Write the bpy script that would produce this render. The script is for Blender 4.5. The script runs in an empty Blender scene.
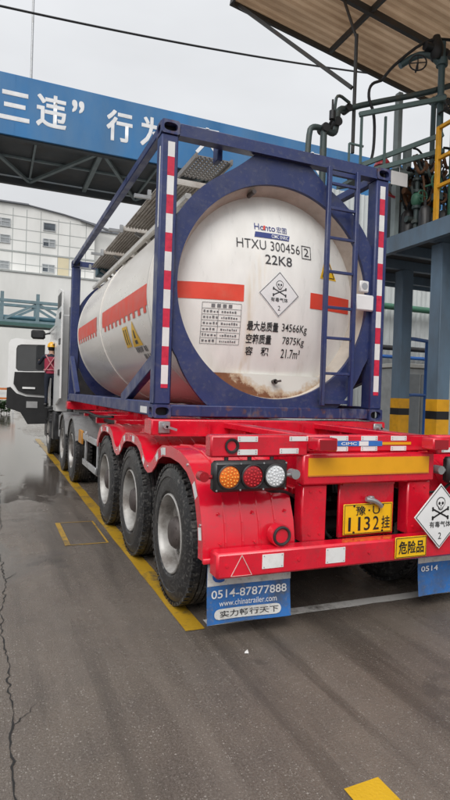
import bpy, bmesh, math, random
from math import sin, cos, pi, radians, sqrt, atan2
from mathutils import Vector, Matrix
random.seed(7)
S = bpy.context.scene
COL = S.collection

# ------------------------------------------------------------------ camera, world, sun, exposure
cam = bpy.data.cameras.new('camera')
cam.sensor_fit = 'HORIZONTAL'; cam.sensor_width = 36.0; cam.lens = 36.0 * 556.8 / 450
cam.clip_start = 0.05; cam.clip_end = 2000
co = bpy.data.objects.new('camera', cam); COL.objects.link(co); S.camera = co
YAW, PITCH, ROLL = 0.39497, -0.01164, 0.03267
f = Vector((sin(YAW)*cos(PITCH), cos(YAW)*cos(PITCH), sin(PITCH)))
rt = Vector((cos(YAW), -sin(YAW), 0)); up = rt.cross(f)
r2 = rt*cos(ROLL) + up*sin(ROLL); u2 = -rt*sin(ROLL) + up*cos(ROLL)
co.matrix_world = Matrix(((r2.x, u2.x, -f.x, -1.28596), (r2.y, u2.y, -f.y, -4.69242),
                          (r2.z, u2.z, -f.z, 1.56906), (0, 0, 0, 1)))

SUN_EL, SUN_AZ = radians(48), radians(215)      # azimuth clockwise from +Y: the bright part of the cloud is behind the camera
w = bpy.data.worlds.new('World'); S.world = w; w.use_nodes = True
nt = w.node_tree; nt.nodes.clear()
N = nt.nodes.new; L = nt.links.new
sky = N('ShaderNodeTexSky'); sky.sky_type = 'NISHITA'; sky.sun_disc = False
sky.sun_elevation = SUN_EL; sky.sun_rotation = SUN_AZ; sky.air_density = 1.5; sky.dust_density = 4.0; sky.ozone_density = 1.0
hs = N('ShaderNodeHueSaturation'); hs.inputs['Saturation'].default_value = 0.10
tc = N('ShaderNodeTexCoord'); mp = N('ShaderNodeMapping'); mp.inputs['Scale'].default_value = (1, 1, 3.0)
nz = N('ShaderNodeTexNoise'); nz.inputs['Scale'].default_value = 1.6; nz.inputs['Detail'].default_value = 5
rp = N('ShaderNodeMapRange'); rp.inputs['From Min'].default_value = .3; rp.inputs['From Max'].default_value = .7
rp.inputs['To Min'].default_value = .86; rp.inputs['To Max'].default_value = 1.06
sx = N('ShaderNodeSeparateXYZ'); gr = N('ShaderNodeMapRange')          # overcast: evens the horizon glow of the clear sky
gr.inputs['From Min'].default_value = 0.0; gr.inputs['From Max'].default_value = 0.9
gr.inputs['To Min'].default_value = 0.85; gr.inputs['To Max'].default_value = 2.2
m1 = N('ShaderNodeMath'); m1.operation = 'MULTIPLY'
vm = N('ShaderNodeVectorMath'); vm.operation = 'SCALE'
tint = N('ShaderNodeMix'); tint.data_type = 'RGBA'; tint.inputs[0].default_value = 0.6
tint.inputs[7].default_value = (6.9, 7.05, 7.3, 1)
bg = N('ShaderNodeBackground'); bg.inputs['Strength'].default_value = 0.094
out = N('ShaderNodeOutputWorld')
L(tc.outputs['Generated'], mp.inputs[0]); L(mp.outputs[0], nz.inputs['Vector']); L(nz.outputs['Fac'], rp.inputs['Value'])
L(tc.outputs['Generated'], sx.inputs[0]); L(sx.outputs['Z'], gr.inputs['Value'])
L(rp.outputs[0], m1.inputs[0]); L(gr.outputs[0], m1.inputs[1])
L(sky.outputs[0], hs.inputs['Color']); L(hs.outputs[0], tint.inputs[6]); L(tint.outputs[2], vm.inputs[0]); L(m1.outputs[0], vm.inputs['Scale'])
L(vm.outputs[0], bg.inputs['Color']); L(bg.outputs[0], out.inputs['Surface'])

sl = bpy.data.lights.new('sun', 'SUN'); sl.energy = 1.5; sl.angle = radians(40); sl.color = (1.0, 0.97, 0.93)
so = bpy.data.objects.new('sun', sl); COL.objects.link(so)
sd = Vector((sin(SUN_AZ)*cos(SUN_EL), cos(SUN_AZ)*cos(SUN_EL), sin(SUN_EL)))
so.rotation_euler = sd.to_track_quat('Z', 'Y').to_euler(); so.location = (0, 0, 30)
S.view_settings.view_transform = 'Standard'; S.view_settings.look = 'None'
S.view_settings.gamma = 1; S.view_settings.exposure = 0.06; S.view_settings.use_curve_mapping = False
S.render.engine = 'CYCLES'; S.cycles.use_denoising = True; S.cycles.max_bounces = 6

# ------------------------------------------------------------------ materials
MATS = {}
def mat(name, col, rough=.5, metal=0.0, dirt=None, damt=0.0, dscale=3.0, drange=(.5, .75), var=.06, vscale=6.0,
        bump=0.0, bscale=80, stretch=(1, 1, 1), coat=0.0, rvar=.1, trans=0.0, alpha=1.0, fine=0.0, fcol=None, fscale=120, emit=None):
    if name in MATS: return MATS[name]
    m = bpy.data.materials.new(name); m.use_nodes = True
    t = m.node_tree; b = t.nodes['Principled BSDF']; n = t.nodes.new; l = t.links.new
    b.inputs['Metallic'].default_value = metal; b.inputs['Coat Weight'].default_value = coat
    b.inputs['Coat Roughness'].default_value = .12
    if trans: b.inputs['Transmission Weight'].default_value = trans
    if alpha < 1: b.inputs['Alpha'].default_value = alpha
    tcn = n('ShaderNodeTexCoord'); mpn = n('ShaderNodeMapping'); mpn.inputs['Scale'].default_value = stretch
    l(tcn.outputs['Object'], mpn.inputs[0])
    n1 = n('ShaderNodeTexNoise'); n1.inputs['Scale'].default_value = vscale; n1.inputs['Detail'].default_value = 6
    l(mpn.outputs[0], n1.inputs['Vector'])
    r1 = n('ShaderNodeValToRGB'); c = Vector(col)
    r1.color_ramp.elements[0].position = .3; r1.color_ramp.elements[1].position = .7
    r1.color_ramp.elements[0].color = (*[max(0, x*(1-var*2.2)) for x in c], 1); r1.color_ramp.elements[1].color = (*[min(1, x*(1+var*1.4)) for x in c], 1)
    l(n1.outputs['Fac'], r1.inputs[0]); last = r1.outputs[0]
    if dirt and damt > 0:
        n2 = n('ShaderNodeTexNoise'); n2.inputs['Scale'].default_value = dscale; n2.inputs['Detail'].default_value = 5; n2.inputs['Roughness'].default_value = .65
        l(mpn.outputs[0], n2.inputs['Vector'])
        mr = n('ShaderNodeMapRange'); mr.inputs['From Min'].default_value = drange[0]; mr.inputs['From Max'].default_value = drange[1]
        mr.inputs['To Max'].default_value = damt
        l(n2.outputs['Fac'], mr.inputs['Value'])
        mx = n('ShaderNodeMix'); mx.data_type = 'RGBA'; mx.inputs[7].default_value = (*dirt, 1)
        l(mr.outputs[0], mx.inputs[0]); l(last, mx.inputs[6]); last = mx.outputs[2]
    if fine > 0:
        n3 = n('ShaderNodeTexNoise'); n3.inputs['Scale'].default_value = fscale; n3.inputs['Detail'].default_value = 3
        l(tcn.outputs['Object'], n3.inputs['Vector'])
        mr3 = n('ShaderNodeMapRange'); mr3.inputs['From Min'].default_value = .55; mr3.inputs['From Max'].default_value = .72; mr3.inputs['To Max'].default_value = fine
        l(n3.outputs['Fac'], mr3.inputs['Value'])
        mx3 = n('ShaderNodeMix'); mx3.data_type = 'RGBA'; mx3.inputs[7].default_value = (*(fcol or (.4, .38, .35)), 1)
        l(mr3.outputs[0], mx3.inputs[0]); l(last, mx3.inputs[6]); last = mx3.outputs[2]
    l(last, b.inputs['Base Color'])
    rr = n('ShaderNodeMapRange'); rr.inputs['To Min'].default_value = max(.03, rough-rvar); rr.inputs['To Max'].default_value = min(1, rough+rvar)
    rr.inputs['From Min'].default_value = .3; rr.inputs['From Max'].default_value = .7
    l(n1.outputs['Fac'], rr.inputs['Value']); l(rr.outputs[0], b.inputs['Roughness'])
    if bump:
        nb = n('ShaderNodeTexNoise'); nb.inputs['Scale'].default_value = bscale; nb.inputs['Detail'].default_value = 5
        l(tcn.outputs['Object'], nb.inputs['Vector'])
        bp = n('ShaderNodeBump'); bp.inputs['Strength'].default_value = bump; bp.inputs['Distance'].default_value = .01
        l(nb.outputs['Fac'], bp.inputs['Height']); l(bp.outputs[0], b.inputs['Normal'])
    if emit: b.inputs['Emission Color'].default_value = (*emit[0], 1); b.inputs['Emission Strength'].default_value = emit[1]
    MATS[name] = m; return m

RED = mat('red_paint', (.66, .006, .026), .27, dirt=(.15, .03, .035), damt=.55, dscale=2.6, drange=(.50, .76), coat=.45, bump=.06, bscale=30, fine=.25, fcol=(.20, .045, .05), fscale=34, rvar=.16)
REDM = mat('red_fender_paint', (.68, .007, .028), .18, dirt=(.20, .05, .045), damt=.5, dscale=3, coat=.6, var=.06, bump=.05, bscale=26, fine=.22, fcol=(.24, .06, .06), fscale=40, rvar=.14)
BLUE = mat('navy_frame_paint', (.022, .035, .125), .42, dirt=(.065, .072, .12), damt=.6, dscale=3.2, drange=(.46, .72), bump=.06, bscale=34, fine=.32, fcol=(.11, .115, .15), fscale=28, rvar=.16)
BLUEW = mat('navy_worn_paint', (.024, .035, .12), .45, dirt=(.22, .22, .26), damt=.6, dscale=9, drange=(.5, .7), stretch=(1, 1, .35), fine=.6, fcol=(.16, .075, .045), fscale=16)
WHITE = mat('tank_white_paint', (.72, .70, .655), .34, dirt=(.46, .35, .20), damt=.55, dscale=1.9, drange=(.52, .80), stretch=(1.8, 1.8, .32), var=.03, coat=.15)
TANKSIDE = mat('tank_side_paint', (.72, .69, .64), .32, dirt=(.40, .33, .27), damt=.45, dscale=1.4, drange=(.48, .8), stretch=(.8, .25, .8), var=.012, vscale=1.0, coat=.15)
SKIRT = mat('skirt_inner_paint', (.55, .49, .42), .5, dirt=(.3, .22, .16), damt=.5, dscale=5)
ORANGE = mat('orange_red_band', (.72, .06, .030), .42, dirt=(.5, .2, .13), damt=.3, dscale=7, var=.05)
TAPEW = mat('white_reflective_tape', (.74, .74, .73), .4, dirt=(.45, .43, .4), damt=.4, dscale=12, var=.05)
TAPER = mat('red_reflective_tape', (.60, .02, .06), .35, var=.1, vscale=20)
YELTAPE = mat('yellow_reflective_panel', (.78, .36, .01), .35, var=.05, dirt=(.5, .2, .01), damt=.3, dscale=6)
PLATE = mat('yellow_plate', (.85, .50, .008), .4, var=.05, dirt=(.4, .25, .05), damt=.3, dscale=14)
BLACK = mat('black_ink', (.012, .012, .014), .5, var=.1)
INK = mat('faded_black_ink', (.04, .04, .045), .5, var=.15)
BLKPL = mat('black_plastic', (.018, .018, .02), .4, var=.2, dirt=(.1, .09, .08), damt=.3, dscale=8)
RUBBER = mat('tyre_rubber', (.017, .017, .018), .42, var=.2, dirt=(.16, .155, .145), damt=.8, dscale=20, drange=(.55, .74), fine=.32, fcol=(.25, .24, .22), fscale=52, bump=.3, bscale=90)
RIM = mat('dusty_steel_rim', (.45, .44, .42), .5, metal=.25, dirt=(.13, .11, .095), damt=.85, dscale=5, drange=(.38, .66), var=.08)
HUB = mat('hub_grime', (.085, .07, .065), .5, metal=.3, dirt=(.04, .03, .03), damt=.7, dscale=9)
STEEL = mat('galvanised_steel', (.42, .43, .44), .4, metal=.6, dirt=(.2, .18, .15), damt=.5, dscale=7)
ALU = mat('aluminium', (.55, .56, .57), .35, metal=.8, var=.08)
DARK = mat('dark_chassis', (.016, .016, .018), .55, dirt=(.06, .055, .05), damt=.6, dscale=5)
GRATE = mat('walkway_metal', (.56, .53, .49), .45, metal=.0, dirt=(.26, .20, .15), damt=.6, dscale=5, drange=(.4, .7))
RUST = mat('rusted_white_paint', (.60, .58, .53), .55, var=.05)
CABW = mat('cab_white_paint', (.78, .78, .77), .3, dirt=(.5, .48, .44), damt=.35, dscale=2, stretch=(1, .3, 1), var=.015, vscale=1.0, coat=.3)
GLASS = mat('dark_window_glass', (.03, .035, .04), .06, var=.1)
LAMPA = mat('amber_lens', (.75, .16, .015), .2, var=.1, vscale=40)
LAMPR = mat('red_lens', (.33, .008, .015), .2, var=.1, vscale=40)
LAMPC = mat('clear_lens', (.62, .64, .66), .15, var=.15, vscale=60)
SKYB = mat('bridge_blue_paint', (.022, .155, .37), .5, dirt=(.10, .20, .33), damt=.7, dscale=.9, drange=(.4, .7), var=.08, vscale=1.2, stretch=(1, 1, .4))
BRGD = mat('bridge_dark_steel', (.075, .09, .10), .6, dirt=(.08, .06, .04), damt=.5, dscale=2)
BRGL = mat('bridge_truss_paint', (.24, .31, .33), .55, dirt=(.08, .08, .07), damt=.5, dscale=3)
LETW = mat('banner_white_paint', (.78, .79, .80), .5, var=.05)
BLDG = mat('building_white_panels', (.74, .74, .715), .6, dirt=(.5, .5, .47), damt=.5, dscale=.35, drange=(.45, .75), stretch=(1, 1, .3), var=.03, vscale=.8)
BLDY = mat('yellowed_panel', (.62, .55, .38), .6, var=.06, vscale=.8)
JOINT = mat('panel_joint', (.36, .38, .37), .7)
ROOFG = mat('roof_trim_grey', (.16, .17, .19), .6)
FRAME = mat('window_frame_grey', (.45, .47, .48), .5)
PANE = mat('window_pane', (.07, .085, .10), .12, var=.3, vscale=1.5)
RACK = mat('grey_blue_steel', (.125, .195, .27), .5, dirt=(.09, .10, .11), damt=.6, dscale=2.2, drange=(.45, .75), stretch=(1, 1, .4), bump=.03)
YEL = mat('safety_yellow', (.74, .36, .01), .5, dirt=(.3, .16, .03), damt=.5, dscale=4)
GREENS = mat('green_steel_paint', (.045, .16, .10), .5, dirt=(.05, .07, .05), damt=.6, dscale=4)
PIPE = mat('dark_green_pipe', (.045, .07, .07), .5, dirt=(.12, .08, .05), damt=.6, dscale=6)
PIPEB = mat('black_hose', (.015, .016, .018), .5, var=.2)
RUSTP = mat('rusty_pipe', (.16, .075, .035), .75, dirt=(.05, .03, .02), damt=.7, dscale=9)
CORR = mat('canopy_sheet', (.60, .43, .285), .6, dirt=(.27, .165, .09), damt=.8, dscale=1.3, drange=(.40, .70), stretch=(.35, 1.5, 1), var=.1, vscale=2)
CWALL = mat('corrugated_white_wall', (.50, .53, .53), .55, dirt=(.3, .32, .30), damt=.5, dscale=.7, stretch=(1, 1, .3))
BLUEP = mat('bright_blue_pipe', (.02, .12, .42), .45, var=.1)
TANKG = mat('grey_box_paint', (.40, .42, .42), .5, dirt=(.2, .2, .2), damt=.4, dscale=2)
FLAPB = mat('mudflap_blue', (.03, .16, .47), .4, dirt=(.07, .09, .13), damt=.85, dscale=5, drange=(.42, .66), fine=.5, fcol=(.20, .19, .18), fscale=55)
FLAPW = mat('mudflap_white', (.66, .66, .64), .45, dirt=(.3, .28, .25), damt=.7, dscale=9, fine=.4, fcol=(.2, .18, .16), fscale=55)
SIGNW = mat('placard_white', (.76, .76, .76), .4, var=.03)
VEST = mat('red_vest', (.30, .02, .05), .7)
VESTS = mat('vest_strap', (.55, .22, .24), .5)
NAVY = mat('navy_workwear', (.012, .016, .03), .8)
SKIN = mat('skin', (.42, .24, .16), .55)
HELM = mat('yellow_helmet', (.78, .40, .02), .3)
HAIR = mat('black_hair', (.012, .01, .01), .6)
LEAF = mat('hedge_leaves', (.045, .10, .03), .6, var=.35, vscale=5)
WOOD = mat('paper', (.7, .69, .66), .8)
BARR = mat('orange_barrier', (.7, .22, .06), .5)

def ground_mat():
    m = bpy.data.materials.new('wet_asphalt'); m.use_nodes = True
    t = m.node_tree; b = t.nodes['Principled BSDF']; n = t.nodes.new; l = t.links.new
    tcn = n('ShaderNodeTexCoord')
    def noise(sc, det=5, rg=.55, mpsc=None, dist=0):
        q = n('ShaderNodeTexNoise'); q.inputs['Scale'].default_value = sc; q.inputs['Detail'].default_value = det; q.inputs['Roughness'].default_value = rg
        q.inputs['Distortion'].default_value = dist
        if mpsc:
            mm = n('ShaderNodeMapping'); mm.inputs['Scale'].default_value = mpsc; l(tcn.outputs['Object'], mm.inputs[0]); l(mm.outputs[0], q.inputs['Vector'])
        else: l(tcn.outputs['Object'], q.inputs['Vector'])
        return q.outputs['Fac']
    def rng(v, a, b_, c=0., d=1.):
        q = n('ShaderNodeMapRange'); q.inputs['From Min'].default_value = a; q.inputs['From Max'].default_value = b_
        q.inputs['To Min'].default_value = c; q.inputs['To Max'].default_value = d; l(v, q.inputs['Value']); return q.outputs[0]
    def math_(op, a, b_):
        q = n('ShaderNodeMath'); q.operation = op; q.use_clamp = False
        for i, v in enumerate((a, b_)):
            if isinstance(v, (int, float)): q.inputs[i].default_value = v
            else: l(v, q.inputs[i])
        return q.outputs[0]
    def mix(fac, a, b_):
        q = n('ShaderNodeMix'); q.data_type = 'RGBA'
        for i, v in ((0, fac), (6, a), (7, b_)):
            if isinstance(v, tuple): q.inputs[i].default_value = (*v, 1)
            elif isinstance(v, (int, float)): q.inputs[i].default_value = v
            else: l(v, q.inputs[i])
        return q.outputs[2]
    big = noise(.55, 6, .6, (1, .5, 1), .6)
    mid = noise(3.2, 6, .62)
    streak = noise(1.3, 5, .6, (2.2, .35, 1))
    agg = noise(95, 4, .75); agg2 = noise(260, 2, .6)
    def grains(scale, keep, size):
        vo = n('ShaderNodeTexVoronoi'); vo.inputs['Scale'].default_value = scale; l(tcn.outputs['Object'], vo.inputs['Vector'])
        sp_ = n('ShaderNodeSeparateColor'); l(vo.outputs['Color'], sp_.inputs[0])
        return math_('MULTIPLY', rng(sp_.outputs[0], keep, keep+.12), rng(vo.outputs['Distance'], size, size*.6)), sp_.outputs[1]
    c = mix(rng(big, .35, .68), (.072, .055, .043), (.168, .136, .108))
    c = mix(math_('MULTIPLY', rng(mid, .42, .70), .6), c, (.062, .050, .042))
    c = mix(math_('MULTIPLY', rng(streak, .5, .72), .5), c, (.19, .163, .14))
    c = mix(math_('MULTIPLY', rng(agg, .42, .60), .6), c, (.20, .172, .148))
    c = mix(math_('MULTIPLY', rng(agg2, .34, .50, 1, 0), .6), c, (.028, .024, .021))
    for sc_, kp, sz, am in ((62, .80, .34, .55), (115, .72, .36, .7)):
        gm, gv = grains(sc_, kp, sz)
        c = mix(math_('MULTIPLY', gm, am), c, mix(gv, (.20, .175, .15), (.46, .43, .39)))
    track = noise(1.0, 6, .62, (3.4, .22, 1), .3)
    c = mix(math_('MULTIPLY', rng(track, .52, .66), .55), c, (.050, .041, .034))
    c = mix(math_('MULTIPLY', rng(track, .45, .32), .40), c, (.20, .168, .14))
    stain = noise(1.1, 3, .5)
    c = mix(math_('MULTIPLY', rng(math_('ADD', stain, math_('MULTIPLY', mid, .35)), .80, .86), .5), c, (.045, .038, .032))
    sep = n('ShaderNodeSeparateXYZ'); l(tcn.outputs['Object'], sep.inputs[0])
    far = rng(sep.outputs['Y'], 1.5, 7.0)                    # standing water collects in the lane further on
    lane = rng(sep.outputs['X'], .1, -.5)
    pool = rng(math_('ADD', math_('ADD', noise(.42, 9, .6, (1.6, .8, 1), .7), math_('MULTIPLY', math_('MULTIPLY', far, lane), .30)), -.5), .07, .11)
    pool = math_('MULTIPLY', pool, rng(math_('ADD', sep.outputs['Y'], math_('MULTIPLY', lane, 2.5)), 1.0, 4.0))
    c = mix(math_('MULTIPLY', pool, .5), c, (.045, .040, .037))
    l(c, b.inputs['Base Color'])
    damp = math_('ADD', rng(big, .35, .68, .13, .38), rng(mid, .35, .7, -.08, .08))
    damp = math_('ADD', damp, math_('MULTIPLY', far, -.10)); damp = math_('ADD', damp, rng(track, .50, .66, .03, -.13))
    rough = n('ShaderNodeMix'); rough.data_type = 'FLOAT'; l(pool, rough.inputs[0]); l(damp, rough.inputs[2]); rough.inputs[3].default_value = .055
    l(rough.outputs[0], b.inputs['Roughness'])
    bp = n('ShaderNodeBump'); bp.inputs['Distance'].default_value = .009
    l(math_('ADD', agg, math_('MULTIPLY', mid, .9)), bp.inputs['Height'])
    l(math_('MULTIPLY', math_('SUBTRACT', 1.0, math_('MULTIPLY', pool, .93)), .55), bp.inputs['Strength'])
    l(bp.outputs[0], b.inputs['Normal'])
    return m
def worn_marking(name, col, keep):
    m = bpy.data.materials.new(name); m.use_nodes = True
    t = m.node_tree; b = t.nodes['Principled BSDF']; n = t.nodes.new; l = t.links.new
    tcn = n('ShaderNodeTexCoord')
    q = n('ShaderNodeTexNoise'); q.inputs['Scale'].default_value = 14; q.inputs['Detail'].default_value = 8; q.inputs['Roughness'].default_value = .75
    q2 = n('ShaderNodeTexNoise'); q2.inputs['Scale'].default_value = 2.2; q2.inputs['Detail'].default_value = 5
    l(tcn.outputs['Object'], q.inputs['Vector']); l(tcn.outputs['Object'], q2.inputs['Vector'])
    a = n('ShaderNodeMath'); a.operation = 'ADD'; l(q.outputs['Fac'], a.inputs[0]); l(q2.outputs['Fac'], a.inputs[1])
    mr = n('ShaderNodeMapRange'); mr.inputs['From Min'].default_value = keep-.1; mr.inputs['From Max'].default_value = keep+.14
    l(a.outputs[0], mr.inputs['Value'])
    mx = n('ShaderNodeMix'); mx.data_type = 'RGBA'; mx.inputs[6].default_value = (*col, 1); mx.inputs[7].default_value = (.075, .066, .055, 1)
    l(mr.outputs[0], mx.inputs[0])
    mx2 = n('ShaderNodeMix'); mx2.data_type = 'RGBA'; mx2.blend_type = 'MULTIPLY'; mx2.inputs[0].default_value = .8
    r = n('ShaderNodeMapRange'); r.inputs['To Min'].default_value = .55; r.inputs['To Max'].default_value = 1.3; l(q2.outputs['Fac'], r.inputs['Value'])
    l(mx.outputs[2], mx2.inputs[6]); l(r.outputs[0], mx2.inputs[7]); l(mx2.outputs[2], b.inputs['Base Color'])
    b.inputs['Roughness'].default_value = .3
    nb = n('ShaderNodeTexNoise'); nb.inputs['Scale'].default_value = 75; l(tcn.outputs['Object'], nb.inputs['Vector'])
    bp = n('ShaderNodeBump'); bp.inputs['Strength'].default_value = .4; bp.inputs['Distance'].default_value = .006
    l(nb.outputs['Fac'], bp.inputs['Height']); l(bp.outputs[0], b.inputs['Normal'])
    return m
def translucent_sheet(m, amount):       # weathered fibreglass lets part of the daylight through
    t = m.node_tree; b = t.nodes['Principled BSDF']; o = t.nodes['Material Output']
    tr = t.nodes.new('ShaderNodeBsdfTranslucent'); mx = t.nodes.new('ShaderNodeMixShader'); mx.inputs[0].default_value = amount
    src = b.inputs['Base Color'].links[0].from_socket
    t.links.new(src, tr.inputs['Color']); t.links.new(b.outputs[0], mx.inputs[1]); t.links.new(tr.outputs[0], mx.inputs[2]); t.links.new(mx.outputs[0], o.inputs['Surface'])
translucent_sheet(CORR, .22)
def dish_stains(m):                     # old product runs below the lettering
    t = m.node_tree; b = t.nodes['Principled BSDF']; n = t.nodes.new; l = t.links.new
    src = b.inputs['Base Color'].links[0].from_socket
    tcn = n('ShaderNodeTexCoord'); sep = n('ShaderNodeSeparateXYZ'); l(tcn.outputs['Object'], sep.inputs[0])
    last = src
    for xc_, wd, zlo, zhi, amt, colr in ((.93, .09, 1.7, 2.75, .5, (.52, .36, .15)), (1.02, .16, 2.6, 3.0, .38, (.60, .44, .20)), (1.55, .10, 1.7, 2.3, .25, (.42, .34, .24)), (.62, .08, 1.7, 2.2, .2, (.42, .34, .24))):
        d = n('ShaderNodeMath'); d.operation = 'SUBTRACT'; l(sep.outputs['X'], d.inputs[0]); d.inputs[1].default_value = xc_
        ab = n('ShaderNodeMath'); ab.operation = 'ABSOLUTE'; l(d.outputs[0], ab.inputs[0])
        f1 = n('ShaderNodeMapRange'); f1.inputs['From Min'].default_value = wd; f1.inputs['From Max'].default_value = 0; l(ab.outputs[0], f1.inputs['Value'])
        f2 = n('ShaderNodeMapRange'); f2.inputs['From Min'].default_value = zhi; f2.inputs['From Max'].default_value = zhi-.25; l(sep.outputs['Z'], f2.inputs['Value'])
        f3 = n('ShaderNodeMapRange'); f3.inputs['From Min'].default_value = zlo-.2; f3.inputs['From Max'].default_value = zlo; l(sep.outputs['Z'], f3.inputs['Value'])
        mm = n('ShaderNodeMapping'); mm.inputs['Scale'].default_value = (22, 22, 2.2); l(tcn.outputs['Object'], mm.inputs[0])
        q = n('ShaderNodeTexNoise'); q.inputs['Scale'].default_value = 1; q.inputs['Detail'].default_value = 6; l(mm.outputs[0], q.inputs['Vector'])
        f4 = n('ShaderNodeMapRange'); f4.inputs['From Min'].default_value = .42; f4.inputs['From Max'].default_value = .72; l(q.outputs['Fac'], f4.inputs['Value'])
        v = f1.outputs[0]
        for o_ in (f2, f3, f4):
            k = n('ShaderNodeMath'); k.operation = 'MULTIPLY'; l(v, k.inputs[0]); l(o_.outputs[0], k.inputs[1]); v = k.outputs[0]
        k = n('ShaderNodeMath'); k.operation = 'MULTIPLY'; l(v, k.inputs[0]); k.inputs[1].default_value = amt
        mx = n('ShaderNodeMix'); mx.data_type = 'RGBA'; l(k.outputs[0], mx.inputs[0]); l(last, mx.inputs[6]); mx.inputs[7].default_value = (*colr, 1); last = mx.outputs[2]
    l(last, b.inputs['Base Color'])
DISH = mat('dished_end_paint', (.80, .79, .755), .34, dirt=(.58, .53, .45), damt=.25, dscale=1.6, drange=(.5, .8), stretch=(1.6, 1.6, .5), var=.03, coat=.15)
dish_stains(DISH)
ASPH = ground_mat()
YLINE = worn_marking('worn_yellow_marking', (.44, .26, .022), 1.10)
YDASH = worn_marking('fresh_yellow_marking', (.62, .37, .02), 1.20)
WLINE = worn_marking('worn_white_marking', (.62, .61, .58), 1.16)
CRACK = mat('crack_dark', (.012, .011, .010), .7)

def rust_nodes():       # paint that has rusted through in patches and along the lower rim of the plate
    m = RUST; t = m.node_tree; b = t.nodes['Principled BSDF']; n = t.nodes.new; l = t.links.new
    tcn = n('ShaderNodeTexCoord'); sep = n('ShaderNodeSeparateXYZ'); l(tcn.outputs['Object'], sep.inputs[0])
    def M(op, a, b_):
        q = n('ShaderNodeMath'); q.operation = op
        for i, v in enumerate((a, b_)):
            if isinstance(v, (int, float)): q.inputs[i].default_value = v
            else: l(v, q.inputs[i])
        return q.outputs[0]
    dx = M('SUBTRACT', sep.outputs['X'], 1.219); dz = M('SUBTRACT', sep.outputs['Z'], 2.55)
    rr = M('SQRT', M('ADD', M('MULTIPLY', dx, dx), M('MULTIPLY', dz, dz)), 0)
    def nz_(s, d=8, sc=(1, 1, 1)):
        mm = n('ShaderNodeMapping'); mm.inputs['Scale'].default_value = sc; l(tcn.outputs['Object'], mm.inputs[0])
        q = n('ShaderNodeTexNoise'); q.inputs['Scale'].default_value = s; q.inputs['Detail'].default_value = d; q.inputs['Roughness'].default_value = .7
        l(mm.outputs[0], q.inputs['Vector']); return q.outputs['Fac']
    def mr(v, a, b_, c=0., d=1.):
        q = n('ShaderNodeMapRange'); q.inputs['From Min'].default_value = a; q.inputs['From Max'].default_value = b_; q.inputs['To Min'].default_value = c; q.inputs['To Max'].default_value = d
        l(v, q.inputs['Value']); return q.outputs[0]
    rim = mr(rr, .84, 1.0, -.10, .30)
    left = mr(dx, .2, -.6, -.12, .22)
    v = M('ADD', M('ADD', nz_(5, 9), rim), left)
    f1 = mr(v, .65, .75)
    q1 = n('ShaderNodeMix'); q1.data_type = 'RGBA'; q1.inputs[6].default_value = (.58, .56, .51, 1); q1.inputs[7].default_value = (.45, .33, .22, 1); l(mr(v, .5, .64), q1.inputs[0])
    q2 = n('ShaderNodeMix'); q2.data_type = 'RGBA'; l(q1.outputs[2], q2.inputs[6]); l(f1, q2.inputs[0])
    q3 = n('ShaderNodeMix'); q3.data_type = 'RGBA'; q3.inputs[6].default_value = (.085, .030, .016, 1); q3.inputs[7].default_value = (.26, .10, .04, 1); l(nz_(22), q3.inputs[0])
    l(q3.outputs[2], q2.inputs[7]); l(q2.outputs[2], b.inputs['Base Color']); l(mr(f1, 0, 1, .4, .9), b.inputs['Roughness'])
rust_nodes()

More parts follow.
